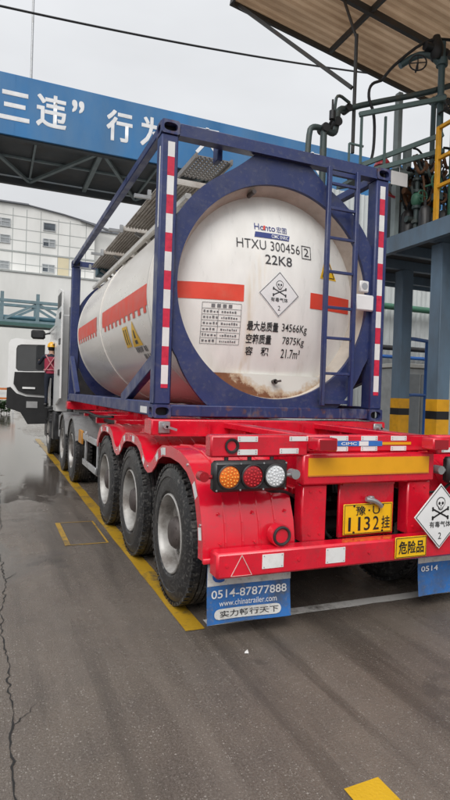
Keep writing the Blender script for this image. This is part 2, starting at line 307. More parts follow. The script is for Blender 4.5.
# ------------------------------------------------------------------ mesh helpers
def fr(d):
    d = Vector(d).normalized(); a = Vector((0, 0, 1)) if abs(d.z) < .9 else Vector((1, 0, 0))
    x = d.cross(a).normalized(); return x, d.cross(x).normalized()
class MB:
    def __init__(s): s.bm = bmesh.new(); s.mi = 0; s.X = None
    def m(s, i): s.mi = i; return s
    def v(s, p):
        p = Vector(p)
        return s.bm.verts.new(s.X @ p if s.X else p)
    def f(s, vs):
        try: q = s.bm.faces.new(vs); q.material_index = s.mi; return q
        except ValueError: return None
    def poly(s, pts): return s.f([s.v(p) for p in pts])
    def box(s, x0, x1, y0, y1, z0, z1, b=0.0, M=None):
        x0, x1 = min(x0, x1), max(x0, x1); y0, y1 = min(y0, y1), max(y0, y1); z0, z1 = min(z0, z1), max(z0, z1)
        c = Vector(((x0+x1)/2, (y0+y1)/2, (z0+z1)/2)); h = Vector((x1-x0, y1-y0, z1-z0))/2
        T = lambda p: (M @ Vector(p)) if M else c + Vector(p)
        if b <= 0 or b*2.2 > min(h)*2:
            vs = {(i, j, k): s.v(T((i*h.x, j*h.y, k*h.z))) for i in (-1, 1) for j in (-1, 1) for k in (-1, 1)}
            for ax in range(3):
                for sg in (-1, 1):
                    o = [a for a in range(3) if a != ax]; q = []
                    for u, w_ in ((-1, -1), (1, -1), (1, 1), (-1, 1)):
                        key = [0, 0, 0]; key[ax] = sg; key[o[0]] = u; key[o[1]] = w_; q.append(vs[tuple(key)])
                    s.f(q)
            return s
        vs = {}
        for i in (-1, 1):
            for j in (-1, 1):
                for k in (-1, 1):
                    for ax in range(3):
                        p = [i*(h.x-b), j*(h.y-b), k*(h.z-b)]; p[ax] = (i, j, k)[ax]*h[ax]
                        vs[(i, j, k, ax)] = s.v(T(p))
        for ax in range(3):
            o = [a for a in range(3) if a != ax]
            for sg in (-1, 1):
                q = []
                for u, w_ in ((-1, -1), (1, -1), (1, 1), (-1, 1)):
                    key = [0, 0, 0]; key[ax] = sg; key[o[0]] = u; key[o[1]] = w_; q.append(vs[(*key, ax)])
                s.f(q)
            for a1 in (-1, 1):
                for a2 in (-1, 1):
                    k1 = [0, 0, 0]; k1[o[0]] = a1; k1[o[1]] = a2; k1[ax] = -1; k2 = list(k1); k2[ax] = 1
                    s.f([vs[(*k1, o[0])], vs[(*k2, o[0])], vs[(*k2, o[1])], vs[(*k1, o[1])]])
        for i in (-1, 1):
            for j in (-1, 1):
                for k in (-1, 1): s.f([vs[(i, j, k, a)] for a in range(3)])
        return s
    def beam(s, p0, p1, w_, h, b=0.0, up_=(0, 0, 1)):
        p0, p1 = Vector(p0), Vector(p1); d = p1-p0; ln = d.length; d.normalize()
        u = Vector(up_); x = d.cross(u)
        if x.length < .01: x = d.cross(Vector((1, 0, 0)))
        x.normalize(); z = x.cross(d)
        c = (p0+p1)/2
        M = Matrix(((x.x, d.x, z.x, c.x), (x.y, d.y, z.y, c.y), (x.z, d.z, z.z, c.z), (0, 0, 0, 1)))
        return s.box(-w_/2, w_/2, -ln/2, ln/2, -h/2, h/2, b, M)
    def cyl(s, p0, p1, r, n=16, rb=None, caps=True):
        p0, p1 = Vector(p0), Vector(p1); x, y = fr(p1-p0); rb = r if rb is None else rb
        A = [s.v(p0 + (x*cos(2*pi*i/n)+y*sin(2*pi*i/n))*r) for i in range(n)]
        B = [s.v(p1 + (x*cos(2*pi*i/n)+y*sin(2*pi*i/n))*rb) for i in range(n)]
        for i in range(n): s.f([A[i], A[(i+1) % n], B[(i+1) % n], B[i]])
        if caps: s.f(A[::-1]); s.f(B)
        return s
    def tube(s, pts, r, n=8, smooth=0):
        pts = [Vector(p) for p in pts]
        for _ in range(smooth):
            q = [pts[0]]
            for a, b in zip(pts, pts[1:]): q += [a*.75+b*.25, a*.25+b*.75]
            pts = q + [pts[-1]]
        rings = []; x = None
        for i, p in enumerate(pts):
            d = (pts[min(i+1, len(pts)-1)]-pts[max(i-1, 0)]).normalized()
            if x is None: x, y = fr(d)
            else:
                x = (x - d*x.dot(d)).normalized(); y = d.cross(x)
            rings.append([s.v(p+(x*cos(2*pi*k/n)+y*sin(2*pi*k/n))*r) for k in range(n)])
        for A, B in zip(rings, rings[1:]):
            for k in range(n): s.f([A[k], A[(k+1) % n], B[(k+1) % n], B[k]])
        s.f(rings[0][::-1]); s.f(rings[-1]); return s
    def lathe(s, prof, o=(0, 0, 0), axis=(1, 0, 0), n=40, mis=None, a0=0, a1=2*pi, closed=True):
        o = Vector(o); d = Vector(axis).normalized(); x, y = fr(d); rings = []
        full = abs(a1-a0-2*pi) < 1e-6; cnt = n if full else n+1
        for a, r in prof:
            rings.append([s.v(o+d*a+(x*cos(a0+(a1-a0)*k/n)+y*sin(a0+(a1-a0)*k/n))*max(r, 1e-4)) for k in range(cnt)])
        for i, (A, B) in enumerate(zip(rings, rings[1:])):
            if mis: s.mi = mis[i]
            for k in range(n): s.f([A[k], A[(k+1) % cnt], B[(k+1) % cnt], B[k]])
        return s
    def prism(s, poly, axis, a0, a1):       # poly: 2D points in the two other axes (order x<y<z)
        def P(q, a):
            p = list(q); p.insert(axis, a); return p
        A = [s.v(P(q, a0)) for q in poly]; B = [s.v(P(q, a1)) for q in poly]; n = len(poly)
        s.f(A[::-1]); s.f(B)
        for i in range(n): s.f([A[i], A[(i+1) % n], B[(i+1) % n], B[i]])
        return s
    def ring_plate(s, outer, inner, axis, a0, a1):   # two equally long 2D loops, a plate with a hole
        def P(q, a):
            p = list(q); p.insert(axis, a); return p
        n = len(outer); V = [[s.v(P(q, a)) for q in lp] for a in (a0, a1) for lp in (outer, inner)]
        for i in range(n):
            j = (i+1) % n
            s.f([V[0][i], V[0][j], V[1][j], V[1][i]]); s.f([V[2][i], V[2][j], V[3][j], V[3][i]])
            s.f([V[0][i], V[0][j], V[2][j], V[2][i]]); s.f([V[1][i], V[1][j], V[3][j], V[3][i]])
        return s
    def grid(s, nu, nv, fn):
        V = [[s.v(fn(i/nu, j/nv)) for j in range(nv+1)] for i in range(nu+1)]
        for i in range(nu):
            for j in range(nv): s.f([V[i][j], V[i+1][j], V[i+1][j+1], V[i][j+1]])
        return s
    def build(s, name, mats, parent=None, loc=None, sharp=38, weld=False, norm=True):
        if weld: bmesh.ops.remove_doubles(s.bm, verts=s.bm.verts, dist=1e-5)
        if norm: bmesh.ops.recalc_face_normals(s.bm, faces=s.bm.faces)
        me = bpy.data.meshes.new(name); s.bm.to_mesh(me); s.bm.free()
        for mm in (mats if isinstance(mats, (list, tuple)) else [mats]): me.materials.append(mm)
        me.shade_smooth(); me.set_sharp_from_angle(angle=radians(sharp))
        return place(bpy.data.objects.new(name, me), parent, loc)
WL = {}
def place(o, parent=None, loc=None):
    COL.objects.link(o)
    wl = Vector(loc) if loc is not None else Vector((0, 0, 0))
    if parent is not None: o.parent = parent; o.location = wl - WL[parent.name]
    else: o.location = wl
    WL[o.name] = wl; return o
def thing(name, label, cat, loc, group=None):
    o = bpy.data.objects.new(name, None); o.empty_display_size = .2; place(o, None, loc); tag(o, label, cat, group); return o
def tag(o, label=None, cat=None, group=None, kind=None):
    if label: o['label'] = label
    if cat: o['category'] = cat
    if group: o['group'] = group
    if kind: o['kind'] = kind
    return o
def copy_part(o, parent, loc):
    c = o.copy(); COL.objects.link(c); c.parent = parent; wl = Vector(loc); WL[c.name] = wl
    c.location = wl - (WL[parent.name] if parent else Vector((0, 0, 0)))
    for ch in list(o.children):
        d = ch.copy(); COL.objects.link(d); d.parent = c; WL[d.name] = wl + ch.location
    return c
def text_mesh(body, bold=0.0, spacing=1.0):
    cu = bpy.data.curves.new('lettering', 'FONT'); cu.body = body; cu.size = 1; cu.offset = bold; cu.space_character = spacing; cu.resolution_u = 3
    o = bpy.data.objects.new('lettering', cu); COL.objects.link(o); bpy.context.view_layer.update()
    me = bpy.data.meshes.new_from_object(o.evaluated_get(bpy.context.evaluated_depsgraph_get()))
    bpy.data.objects.remove(o); bpy.data.curves.remove(cu)
    return me
def letters(body, x0, x1, z0, z1, fn, m, parent, name='lettering', bold=0.0, spacing=1.0, keep=False):
    """fits the words into the rectangle x0..x1, z0..z1 of a surface; fn maps (x, z) to the point in space"""
    me = text_mesh(body, bold, spacing); me.name = name
    xs = [v.co.x for v in me.vertices]; ys = [v.co.y for v in me.vertices]
    ax, bx, ay, by = min(xs), max(xs), min(ys), max(ys)
    for v in me.vertices:
        v.co = Vector(fn(x0+(v.co.x-ax)/(bx-ax)*(x1-x0), z0+(v.co.y-ay)/(by-ay)*(z1-z0)))
    me.materials.clear(); me.materials.append(m)
    return place(bpy.data.objects.new(name, me), parent, (0, 0, 0))
def oval(cx, cz, rx, rz, n=32, p=2.0, ph=0):
    o = []
    for k in range(n):
        a = 2*pi*k/n+ph; c, s_ = cos(a), sin(a)
        o.append((cx+rx*math.copysign(abs(c)**(2/p), c), cz+rz*math.copysign(abs(s_)**(2/p), s_)))
    return o

# ------------------------------------------------------------------ the setting: ground, markings
g = MB(); g.poly([(-300, -300, 0), (300, -300, 0), (300, 300, 0), (-300, 300, 0)])
tag(g.build('ground', ASPH), kind='structure')
def strip(name, m, pts_l, pts_r, z):
    b = MB(); A = [b.v((*p, z)) for p in pts_l]; B = [b.v((*p, z)) for p in pts_r]
    for i in range(len(A)-1): b.f([A[i], B[i], B[i+1], A[i+1]])
    return tag(b.build(name, m, norm=False), kind='structure')
ys = [-1.26+.4*i for i in range(37)]
strip('yellow_road_line', YLINE, [(-.078+random.uniform(-.006, .006), y) for y in ys], [(.056+random.uniform(-.006, .006), y) for y in ys], .004)
xs_ = [.09+.15*i for i in range(45)]
strip('white_road_line', WLINE, [(x, -1.235+random.uniform(-.006, .006)) for x in xs_], [(x, -1.125+random.uniform(-.006, .006)) for x in xs_], .004)
strip('yellow_road_dash', YDASH, [(.045, -3.25), (.05, -2.855)], [(.225, -3.25), (.225, -2.845)], .004)
bx_ = MB()
for (a, b_, c, d) in ((-.585, -.53, 1.0, 1.99), (-.53, -.15, 1.0, 1.02), (-.53, -.15, 1.975, 1.99), (-.17, -.15, 1.02, 1.975)):
    bx_.poly([(a, c, .004), (b_, c, .004), (b_, d, .004), (a, d, .004)])
tag(bx_.build('yellow_box_marking', YLINE), kind='structure')
cl, cr = [], []
x = -1.155; drift = 0
for i in range(520):
    y = -3.6+i*.034; drift += random.uniform(-.006, .006); drift *= .97
    x = -1.165+drift*1.6+random.uniform(-.011, .011); wv = random.uniform(.001, .0055)
    cl.append((x-wv, y)); cr.append((x+wv, y))
strip('pavement_crack', CRACK, cl, cr, .004)
for k, (i0, sg) in enumerate(((48, 1), (110, 1), (150, 1), (205, -1))):
    px, py = cr[i0] if sg > 0 else cl[i0]; a_, b__ = [], []
    for i in range(9):
        wv = .004*(1-i/9); a_.append((px-wv, py)); b__.append((px+wv, py)); px += sg*random.uniform(.004, .022); py += random.uniform(.008, .035)
    strip('pavement_crack', CRACK, a_, b__, .0035)

# ------------------------------------------------------------------ wheels
def wheel_meshes():
    R, W = .515, .285
    t = MB(); p = [(.018, .295), (.0, .315), (-.004, .36), (.004, .41), (.004, .415), (-.002, .42), (.006, .455), (.022, .488), (.040, .500), (.045, .507)]
    e = []
    for k in range(5):
        a = .05+k*.0385
        e += [(a, .514), (a+.029, R), (a+.029, .503), (a+.0375, .503)]
    q = [(W-a, r) for a, r in reversed(p)]
    t.lathe(p+e+q, n=56)
    for k in range(56):                                    # shoulder blocks
        a = 2*pi*k/56; c, s_ = cos(a), sin(a)
        for xx in (.035, W-.035):
            M = Matrix(((1, 0, 0, xx), (0, c, -s_, c*.503), (0, s_, c, s_*.503), (0, 0, 0, 1)))
            t.box(-.022, .022, -.012, .012, -.017, .017, 0, M)
    tyre = t.bm
    r_ = MB(); r_.lathe([(.30, .285), (.018, .296), (.004, .292), (.0, .284), (.010, .276), (.040, .268), (.11, .262), (.128, .245), (.135, .19), (.118, .165), (.10, .155), (.10, .05)], n=48)
    for k in range(10):
        a = 2*pi*k/10+.31; r_.m(1).cyl((.118, cos(a)*.222, sin(a)*.222), (.134, cos(a)*.222, sin(a)*.222), .020, 12); r_.m(0); a -= .31; r_.cyl((.10, cos(a)*.1675, sin(a)*.1675), (.085, cos(a)*.1675, sin(a)*.1675), .018, 8)
    h = MB(); h.lathe([(.135, .125), (.05, .118), (.035, .105), (.02, .09), (.012, .06), (.012, .0)], n=28)
    for k in range(8):
        a = 2*pi*k/8+.2; h.cyl((.05, cos(a)*.095, sin(a)*.095), (.028, cos(a)*.095, sin(a)*.095), .010, 6)
    return t, r_, h
def make_wheel(parent, loc, rimm, hubm):
    t, r_, h = wheel_meshes()
    ty = t.build('wheel', RUBBER, parent, loc, sharp=30)
    r_.build('rim', [rimm, BLACK], ty, loc); h.build('hub', hubm, ty, loc)
    return ty
def place_wheel(src, parent, loc, flip=False):
    c = copy_part(src, parent, loc)
    c.rotation_euler = (random.uniform(0, 6), 0, pi if flip else 0)
    return c

# ================================================================== SEMI TRAILER
XC = 1.20
T = thing('semi_trailer', 'bright red three axle container trailer with yellow number plate carrying the white tank', 'trailer', (XC, 2, 0))
for sgn in (-1, 1):                                       # main beams, I-section with square end stubs
    b = MB(); xc = XC+sgn*.475
    b.box(xc-.07, xc+.07, -1.385, 8.6, 1.255, 1.305, .006); b.box(xc-.012, xc+.012, -1.385, 8.6, .93, 1.254); b.box(xc-.07, xc+.07, -1.3, 4.0, .88, .929, .006)
    for k in range(9): b.box(xc-.065, xc+.065, -1.1+k*.62, -1.085+k*.62, .931, 1.253)
    b.build('main_beam', RED, T)
    b = MB(); b.box(xc-.075, xc+.075, -1.63, -1.505, 1.215, 1.30, .008)
    b.m(1).box(xc-.062, xc+.062, -1.633, -1.60, 1.228, 1.287); b.build('beam_end_stub', [RED, mat('red_dark', (.30, .008, .016), .4)], T)
for y in (-.95, .95, 2.4, 3.8, 5.0):
    b = MB(); b.box(.16, 2.24, y-.05, y+.05, 1.06, 1.19, .006); b.build('cross_member', RED, T)
# bolsters under the two ends of the container
for y0, y1 in ((-.03, .22), (5.85, 6.1)):
    b = MB(); b.box(-.02, 2.46, y0, y1, 1.185, 1.328, .012); b.box(.05, 2.4, y0-.05, y0-.001, 1.185, 1.20)
    for xx in (.5, .95, 1.45, 1.9): b.box(xx-.006, xx+.006, y0-.05, y0-.001, 1.201, 1.30)
    b.build('bolster', RED, T)
for xx in (.09, 2.35):
    b = MB(); b.cyl((xx, -.03, 1.27), (xx, -.10, 1.27), .022, 10); b.box(xx-.05, xx+.05, -.055, -.033, 1.21, 1.31, .004); b.beam((xx, -.09, 1.27), (xx+.10, -.09, 1.24), .02, .02)
    b.build('twist_lock', STEEL, T)
# rear upper cross beam with its tapes
b = MB(); b.box(-.04, .655, -1.50, -1.40, 1.17, 1.31, .012); b.build('lamp_beam', RED, T)
b = MB(); b.box(1.75, 2.44, -1.50, -1.40, 1.17, 1.31, .012); b.build('lamp_beam', RED, T)
b = MB(); b.box(.656, 1.749, -1.44, -1.36, 1.19, 1.307, .01); b.build('rear_cross_beam', RED, T)
def tapes(name, rects, y, m, parent, d=.003):
    for (x0, x1, z0, z1) in rects:
        b = MB(); b.box(x0, x1, y-d, y, z0, z1)
        b.m(1)
        for xx in (x0+.012, x1-.012):
            for zz in (z0+.01, z1-.01): b.cyl((xx, y-d-.002, zz), (xx, y-d, zz), .004, 6)
        b.build(name, [m, STEEL], parent)
tapes('reflector_tape', [(.14, .28, 1.268, 1.303), (.51, .65, 1.272, 1.303), (.14, .28, 1.185, 1.22), (.44, .58, 1.190, 1.225)], -1.5, TAPEW, T)
tapes('reflector_tape', [(1.90, 2.04, 1.265, 1.30), (2.2, 2.34, 1.265, 1.30), (1.80, 1.94, 1.185, 1.22)], -1.5, TAPEW, T)
tapes('reflector_tape', [(.86, 1.01, 1.268, 1.302), (1.12, 1.26, 1.268, 1.302), (1.38, 1.52, 1.268, 1.302), (.86, 1.01, 1.195, 1.228), (1.12, 1.26, 1.195, 1.228), (1.38, 1.52, 1.195, 1.228)], -1.44, TAPEW, T)
b = MB(); b.box(.90, 1.30, -1.446, -1.4445, 1.230, 1.266); b.m(1).box(1.301, 1.56, -1.446, -1.4445, 1.238, 1.258); b.m(2).box(1.10, 1.18, -1.4475, -1.4465, 1.232, 1.264)
stick = b.build('maker_sticker', [mat('sticker_blue', (.03, .16, .5), .4), YELTAPE, TAPEW], T)
letters('CIMC', .95, 1.08, 1.238, 1.258, lambda x, z: (x, -1.4475, z), LETW, stick, bold=.02)
b = MB(); b.lathe([(0, .03), (-.006, .048), (-.012, .048), (-.012, .036), (-.004, .034)], (.10, -1.5, 1.243), (0, 1, 0), 24); b.build('rubber_buffer', BLKPL, T)
# yellow reflective board on its red carrier, and the frame below it
b = MB(); b.box(.62, 1.74, -1.50, -1.40, .975, 1.185, .012); b.build('board_carrier', RED, T)
b = MB(); b.box(.66, 1.68, -1.506, -1.5, 1.035, 1.158); b.m(1).box(.66, 1.68, -1.508, -1.506, 1.035, 1.045); b.build('reflective_board', [YELTAPE, mat('board_edge', (.6, .22, .02), .5)], T)
for x0, x1 in ((.64, .835), (1.525, 1.735)):
    b = MB(); b.box(x0, x1, -1.47, -1.36, .585, .974, .01); b.build('rear_post', RED, T)
b = MB(); b.X = Matrix.Translation((.045, 0, 0)); b.box(.915, 1.39, -1.43, -1.405, .585, .974, .006); b.box(.93, 1.375, -1.45, -1.431, .955, .972); b.build('rear_panel', RED, T)
b = MB(); b.X = Matrix.Translation((.035, 0, 0)); b.box(1.16, 1.20, -1.47, -1.431, .82, .875, .006); b.tube([(1.12, -1.475, .86), (1.18, -1.485, .85), (1.24, -1.48, .815), (1.25, -1.476, .80)], .018, 8, 1); b.build('latch_handle', STEEL, T)
# number plate
PM = Matrix(((.42/.41, 0, 0, .982-.945*.42/.41), (0, 1, 0, -.012), (0, 0, .215/.215, .610-.60), (0, 0, 0, 1)))
b = MB(); b.X = PM; b.box(.945, 1.355, -1.446, -1.44, .60, .815, .002)
b.m(1)
for (x0, x1, z0, z1) in ((.953, 1.347, .606, .609), (.953, 1.347, .806, .809), (.953, .956, .6095, .8055), (1.344, 1.347, .6095, .8055)): b.box(x0, x1, -1.448, -1.446, z0, z1)
for xx in (1.03, 1.27):
    for zz in (.615, .80): b.cyl((xx, -1.45, zz), (xx, -1.446, zz), .008, 8)
pl = b.build('number_plate', [PLATE, BLACK], T)
pf = lambda x, z: PM @ Vector((x, -1.4485, z))
letters('豫', 1.045, 1.125, .733, .80, pf, BLACK, pl, bold=.012)
letters('U', 1.185, 1.245, .737, .797, pf, BLACK, pl)
b = MB(); b.X = PM; b.cyl((1.155, -1.4485, .765), (1.155, -1.447, .765), .007, 10); b.build('dot', BLACK, pl)
for s_, x0, x1 in (('1', .985, 1.005), ('1', 1.065, 1.085), ('3', 1.115, 1.165), ('2', 1.19, 1.24)):
    letters(s_, x0, x1, .625, .722, pf, BLACK, pl, bold=.005)
letters('挂', 1.262, 1.335, .63, .72, pf, BLACK, pl, bold=.012)
# bumper, tapes, hazard plate
b = MB(); b.box(-.015, 2.405, -1.60, -1.475, .44, .598, .014); b.build('bumper', RED, T)
tapes('reflector_tape', [(.29, .44, .483, .572), (.755, .905, .475, .575), (1.98, 2.12, .48, .57)], -1.6, TAPEW, T)
b = MB()
for p, q in (((.08, .455), (.15, .58)), ((.15, .58), (.22, .455)), ((.22, .455), (.08, .455))):
    b.beam((p[0], -1.6015, p[1]), (q[0], -1.6015, q[1]), .003, .004 if p[1] != q[1] else .002)
b.build('painted_triangle', mat('pale_paint', (.65, .45, .42), .5), T)
b = MB(); b.X = Matrix.Translation((-.098, 0, .037)); b.box(1.41, 1.685, -1.612, -1.604, .425, .572, .002); b.m(1)
for (x0, x1, z0, z1) in ((1.415, 1.68, .43, .434), (1.415, 1.68, .563, .567), (1.415, 1.419, .4345, .5625), (1.676, 1.68, .4345, .5625)): b.box(x0, x1, -1.6135, -1.612, z0, z1)
hz = b.build('hazard_plate', [PLATE, BLACK], T)
letters('危险品', 1.437, 1.660, .452, .545, lambda x, z: (x-.098, -1.614, z+.037), BLACK, hz, bold=.022)
b = MB(); b.X = Matrix.Translation((-.09, 0, .036)); b.cyl((.54, -1.48, .63), (.54, -1.55, .63), .072, 28); b.m(1).lathe([(0, .045), (-.01, .048), (-.013, .055), (-.01, .062), (0, .064)], (.54, -1.55, .63), (0, 1, 0), 28); b.m(0).box(.50, .58, -1.53, -1.478, .579, .60)
b.build('dock_buffer', [RED, BLKPL], T)
# diamond placard
def diamond(cx, y, cz, r, parent, mats):
    b = MB(); b.poly([(cx, y, cz-r), (cx+r, y, cz), (cx, y, cz+r), (cx-r, y, cz)]); 
    return b
def skull(fn, cx, cz, s_, m, mw, parent):
    """toxic emblem: skull over crossed bones"""
    b = MB(); E = .0
    def disc(x, z, rx, rz, mi, lift, n=20):
        b.m(mi); b.poly([fn(cx+s_*(x+rx*cos(2*pi*k/n)), cz+s_*(z+rz*sin(2*pi*k/n)), lift) for k in range(n)])
    def bar(p, q, w_, mi, lift):
        b.m(mi); d = Vector((q[0]-p[0], q[1]-p[1])).normalized(); nn = Vector((-d.y, d.x))*w_
        b.poly([fn(cx+s_*(a[0]+sg*nn.x), cz+s_*(a[1]+sg*nn.y), lift) for a, sg in ((p, 1), (p, -1), (q, -1), (q, 1))])
    for sg in (-1, 1):
        bar((-.52*sg, .02), (.52*sg, -.46), .045, 0, .001)
        for e, z in ((-.52*sg, .02), (.52*sg, -.46)):
            disc(e, z+.05, .065, .065, 0, .0014); disc(e, z-.05, .065, .065, 0, .0014)
    disc(0, .36, .31, .29, 0, .0022); disc(0, .10, .17, .15, 0, .0026)
    disc(0, .35, .265, .245, 1, .0032); disc(0, .12, .125, .12, 1, .0036)
    disc(-.11, .32, .075, .085, 0, .0044); disc(.11, .32, .075, .085, 0, .0044); disc(0, .19, .03, .05, 0, .0044)
    for k in range(-2, 3): bar((k*.045, .02), (k*.045, .11), .008, 0, .0046)
    return b.build('skull_emblem', [m, mw], parent, norm=False)
def placard(cx, cz, r, fn, parent, ink, border, name, lift0=0.0):
    b = MB()
    def sq(rr, lift): return [fn(cx, cz-rr, lift), fn(cx+rr, cz, lift), fn(cx, cz+rr, lift), fn(cx-rr, cz, lift)]
    n = 6
    def side(rr, lift):
        q = [(0, -rr), (rr, 0), (0, rr), (-rr, 0)]; o = []
        for i in range(4):
            for k in range(n):
                u = k/n; o.append(fn(cx+q[i][0]*(1-u)+q[(i+1) % 4][0]*u, cz+q[i][1]*(1-u)+q[(i+1) % 4][1]*u, lift))
        return o
    A, B = [b.v(p) for p in side(r*.96, .0012)], [b.v(p) for p in side(r*.925, .0012)]
    for i in range(len(A)): b.m(0).f([A[i], A[(i+1) % len(A)], B[(i+1) % len(A)], B[i]])
    o = b.build('placard_border', [border], parent, norm=False)
    skull(fn, cx, cz+r*.22, r*.58, ink, SIGNW, parent)
    letters('有毒气体', cx-r*.42, cx+r*.42, cz-r*.34, cz-r*.15, lambda x, z: fn(x, z, .0015), ink, parent, bold=.01)
    letters('2', cx-r*.06, cx+r*.06, cz-r*.70, cz-r*.50, lambda x, z: fn(x, z, .0015), ink, parent)
b = MB(); r = .232; cx, cz = 1.69, .742
b.X = Matrix.Translation((0, 0, 0))
b.prism([(cx, cz-r), (cx+r, cz), (cx, cz+r), (cx-r, cz)], 1, -1.625, -1.619)
pd = b.build('diamond_placard', SIGNW, T)
placard(cx, cz, r, lambda x, z, l=0: (x, -1.6255-l, z), pd, BLACK, BLACK, 'placard')
b = MB(); b.box(1.675, 1.705, -1.618, -1.5, .607, .64); b.box(1.675, 1.705, -1.618, -1.603, .52, .606); b.build('placard_bracket', STEEL, T)
# lamp clusters
def lamp_cluster(x0, order):
    b = MB(); b.box(x0, x0+.52, -1.53, -1.455, .955, 1.15, .02)
    for k in range(3):
        xx = x0+.10+k*.16
        b.lathe([(0, .079), (-.014, .079), (-.018, .072), (-.012, .068)], (xx, -1.53, 1.053), (0, 1, 0), 32)
    for xx in (.02, .18, .34, .50):
        for zz in (.97, 1.135): b.m(1).cyl((x0+xx, -1.534, zz), (x0+xx, -1.53, zz), .006, 8)
    b.m(0)
    for xx in (.10, .26, .42): b.cyl((x0+xx, -1.48, 1.15), (x0+xx, -1.48, 1.17), .014, 10)
    h = b.build('lamp_housing', [BLKPL, STEEL], T)
    for k, (nm, m) in enumerate(order):
        xx = x0+.10+k*.16; q = MB()
        q.lathe([(0, .070), (-.010, .068), (-.016, .055), (-.019, .03), (-.020, .0)], (xx, -1.5305, 1.053), (0, 1, 0), 28)
        q.m(1)
        for rr, cnt in ((.055, 14), (.036, 10), (.016, 5)):                          # LED dots
            for i in range(cnt):
                a = 2*pi*i/cnt; q.lathe([(0, .006), (-.004, .0045), (-.005, 0)], (xx+rr*cos(a), -1.5305-.0165-.0035*(1-rr/.055), 1.053+rr*sin(a)), (0, 1, 0), 6)
        q.build(nm, [m, LEDS[m.name]], h)
LEDS = {'amber_lens': mat('amber_led', (.95, .42, .08), .2), 'red_lens': mat('red_led', (.65, .04, .05), .2), 'clear_lens': mat('clear_led', (.88, .89, .9), .2)}
lamp_cluster(-.025, [('amber_lamp', LAMPA), ('red_lamp', LAMPR), ('reversing_lamp', LAMPC)])
lamp_cluster(1.845, [('reversing_lamp', LAMPC), ('red_lamp', LAMPR), ('amber_lamp', LAMPA)])
for sgn, x0 in ((1, .495), (-1, 1.845), (-1, -.025), (1, 2.365)):
    b = MB(); b.cyl((x0, -1.49, 1.05), (x0+.06*sgn, -1.49, 1.05), .014, 10); b.cyl((x0+.06*sgn, -1.525, 1.055), (x0+.06*sgn, -1.455, 1.055), .032, 14); b.build('marker_lamp', STEEL if x0 in (.495, 1.845) else LAMPR, T)
# fenders, wavy over the three axles
WY = [-.7256, .5735, 1.8726]
FP = [(-1.46, .52), (-1.455, .62), (-1.43, .74), (-1.36, .90), (-1.27, 1.02), (-1.13, 1.105), (-.95, 1.15), (-.72, 1.165), (-.50, 1.15), (-.36, 1.10), (-.25, 1.02), (-.17, .975), (-.08, .96), (.0, .975), (.08, 1.02), (.18, 1.10), (.32, 1.15), (.57, 1.165), (.80, 1.15), (.95, 1.10), (1.05, 1.02), (1.13, .975), (1.22, .96), (1.30, .975), (1.38, 1.02), (1.48, 1.10), (1.62, 1.15), (1.87, 1.165), (2.08, 1.15), (2.24, 1.10), (2.36, 1.02), (2.46, .90)]
def offs(P, d):
    o = []
    for i, p in enumerate(P):
        a = Vector(P[max(i-1, 0)]); c = Vector(P[min(i+1, len(P)-1)]); t_ = (c-a).normalized(); o.append((p[0]+t_.y*d, p[1]-t_.x*d))
    return o
for side in (0, 1):
    X = (lambda x: x) if side == 0 else (lambda x: 2*XC-x)
    b = MB(); Q = offs(FP, .012)
    n = len(FP)
    rows = [[b.v((X(xx), y, z)) for (y, z) in P] for P, xx in ((FP, -.055), (FP, .60), (Q, .60), (Q, -.043))]
    lip = [b.v((X(-.055), y, z)) for y, z in offs(FP, .085)]; lip2 = [b.v((X(-.043), y, z)) for y, z in offs(FP, .085)]
    for i in range(n-1):
        b.f([rows[0][i], rows[1][i], rows[1][i+1], rows[0][i+1]]); b.f([rows[2][i], rows[3][i], rows[3][i+1], rows[2][i+1]]); b.f([rows[1][i], rows[2][i], rows[2][i+1], rows[1][i+1]])
        b.f([rows[0][i], rows[0][i+1], lip[i+1], lip[i]]); b.f([rows[3][i], rows[3][i+1], lip2[i+1], lip2[i]]); b.f([lip[i], lip[i+1], lip2[i+1], lip2[i]])
    for xx in (.10, .22, .34, .46):                          # pressed ribs
        for i in range(n-1):
            p, q = FP[i], FP[i+1]; b.beam((X(xx), p[0], p[1]+.001), (X(xx), q[0], q[1]+.001), .012, .012)
    b.box(X(-.055), X(.60), -1.475, -1.448, .50, .535, .004)
    fe = b.build('fender', REDM, T, sharp=50)
    if side == 0: fe['label'] = 'glossy red wavy fender with red and white tape along its edge'
    L_ = offs(FP, .045)
    def at_(u):
        i = min(int(u), n-2); k = u-i; return Vector(L_[i])*(1-k)+Vector(L_[i+1])*k
    for col, segs in ((TAPEW, ((3.1, 3.9), (7.6, 8.3), (8.9, 9.5), (1.2, 1.9), (16.4, 16.8), (18.2, 18.7), (13.3, 14.0), (20.0, 20.6), (26.3, 26.8), (28.1, 28.6))), (TAPER, ((8.35, 8.85), (16.85, 17.3), (17.7, 18.15), (26.85, 27.4)))):
        for u0, u1 in segs:
            u = u0; q = MB()
            while u < u1-1e-6:
                v_ = min(u1, math.floor(u+1e-6)+1); p0, p1 = at_(u), at_(v_); d = (p1-p0).normalized(); nn = Vector((d.y, -d.x))*.028
                q.poly([(X(-.0565), *(p0-nn)), (X(-.0565), *(p0+nn)), (X(-.0565), *(p1+nn)), (X(-.0565), *(p1-nn))]); u = v_
            q.build('reflector_tape', col, fe)
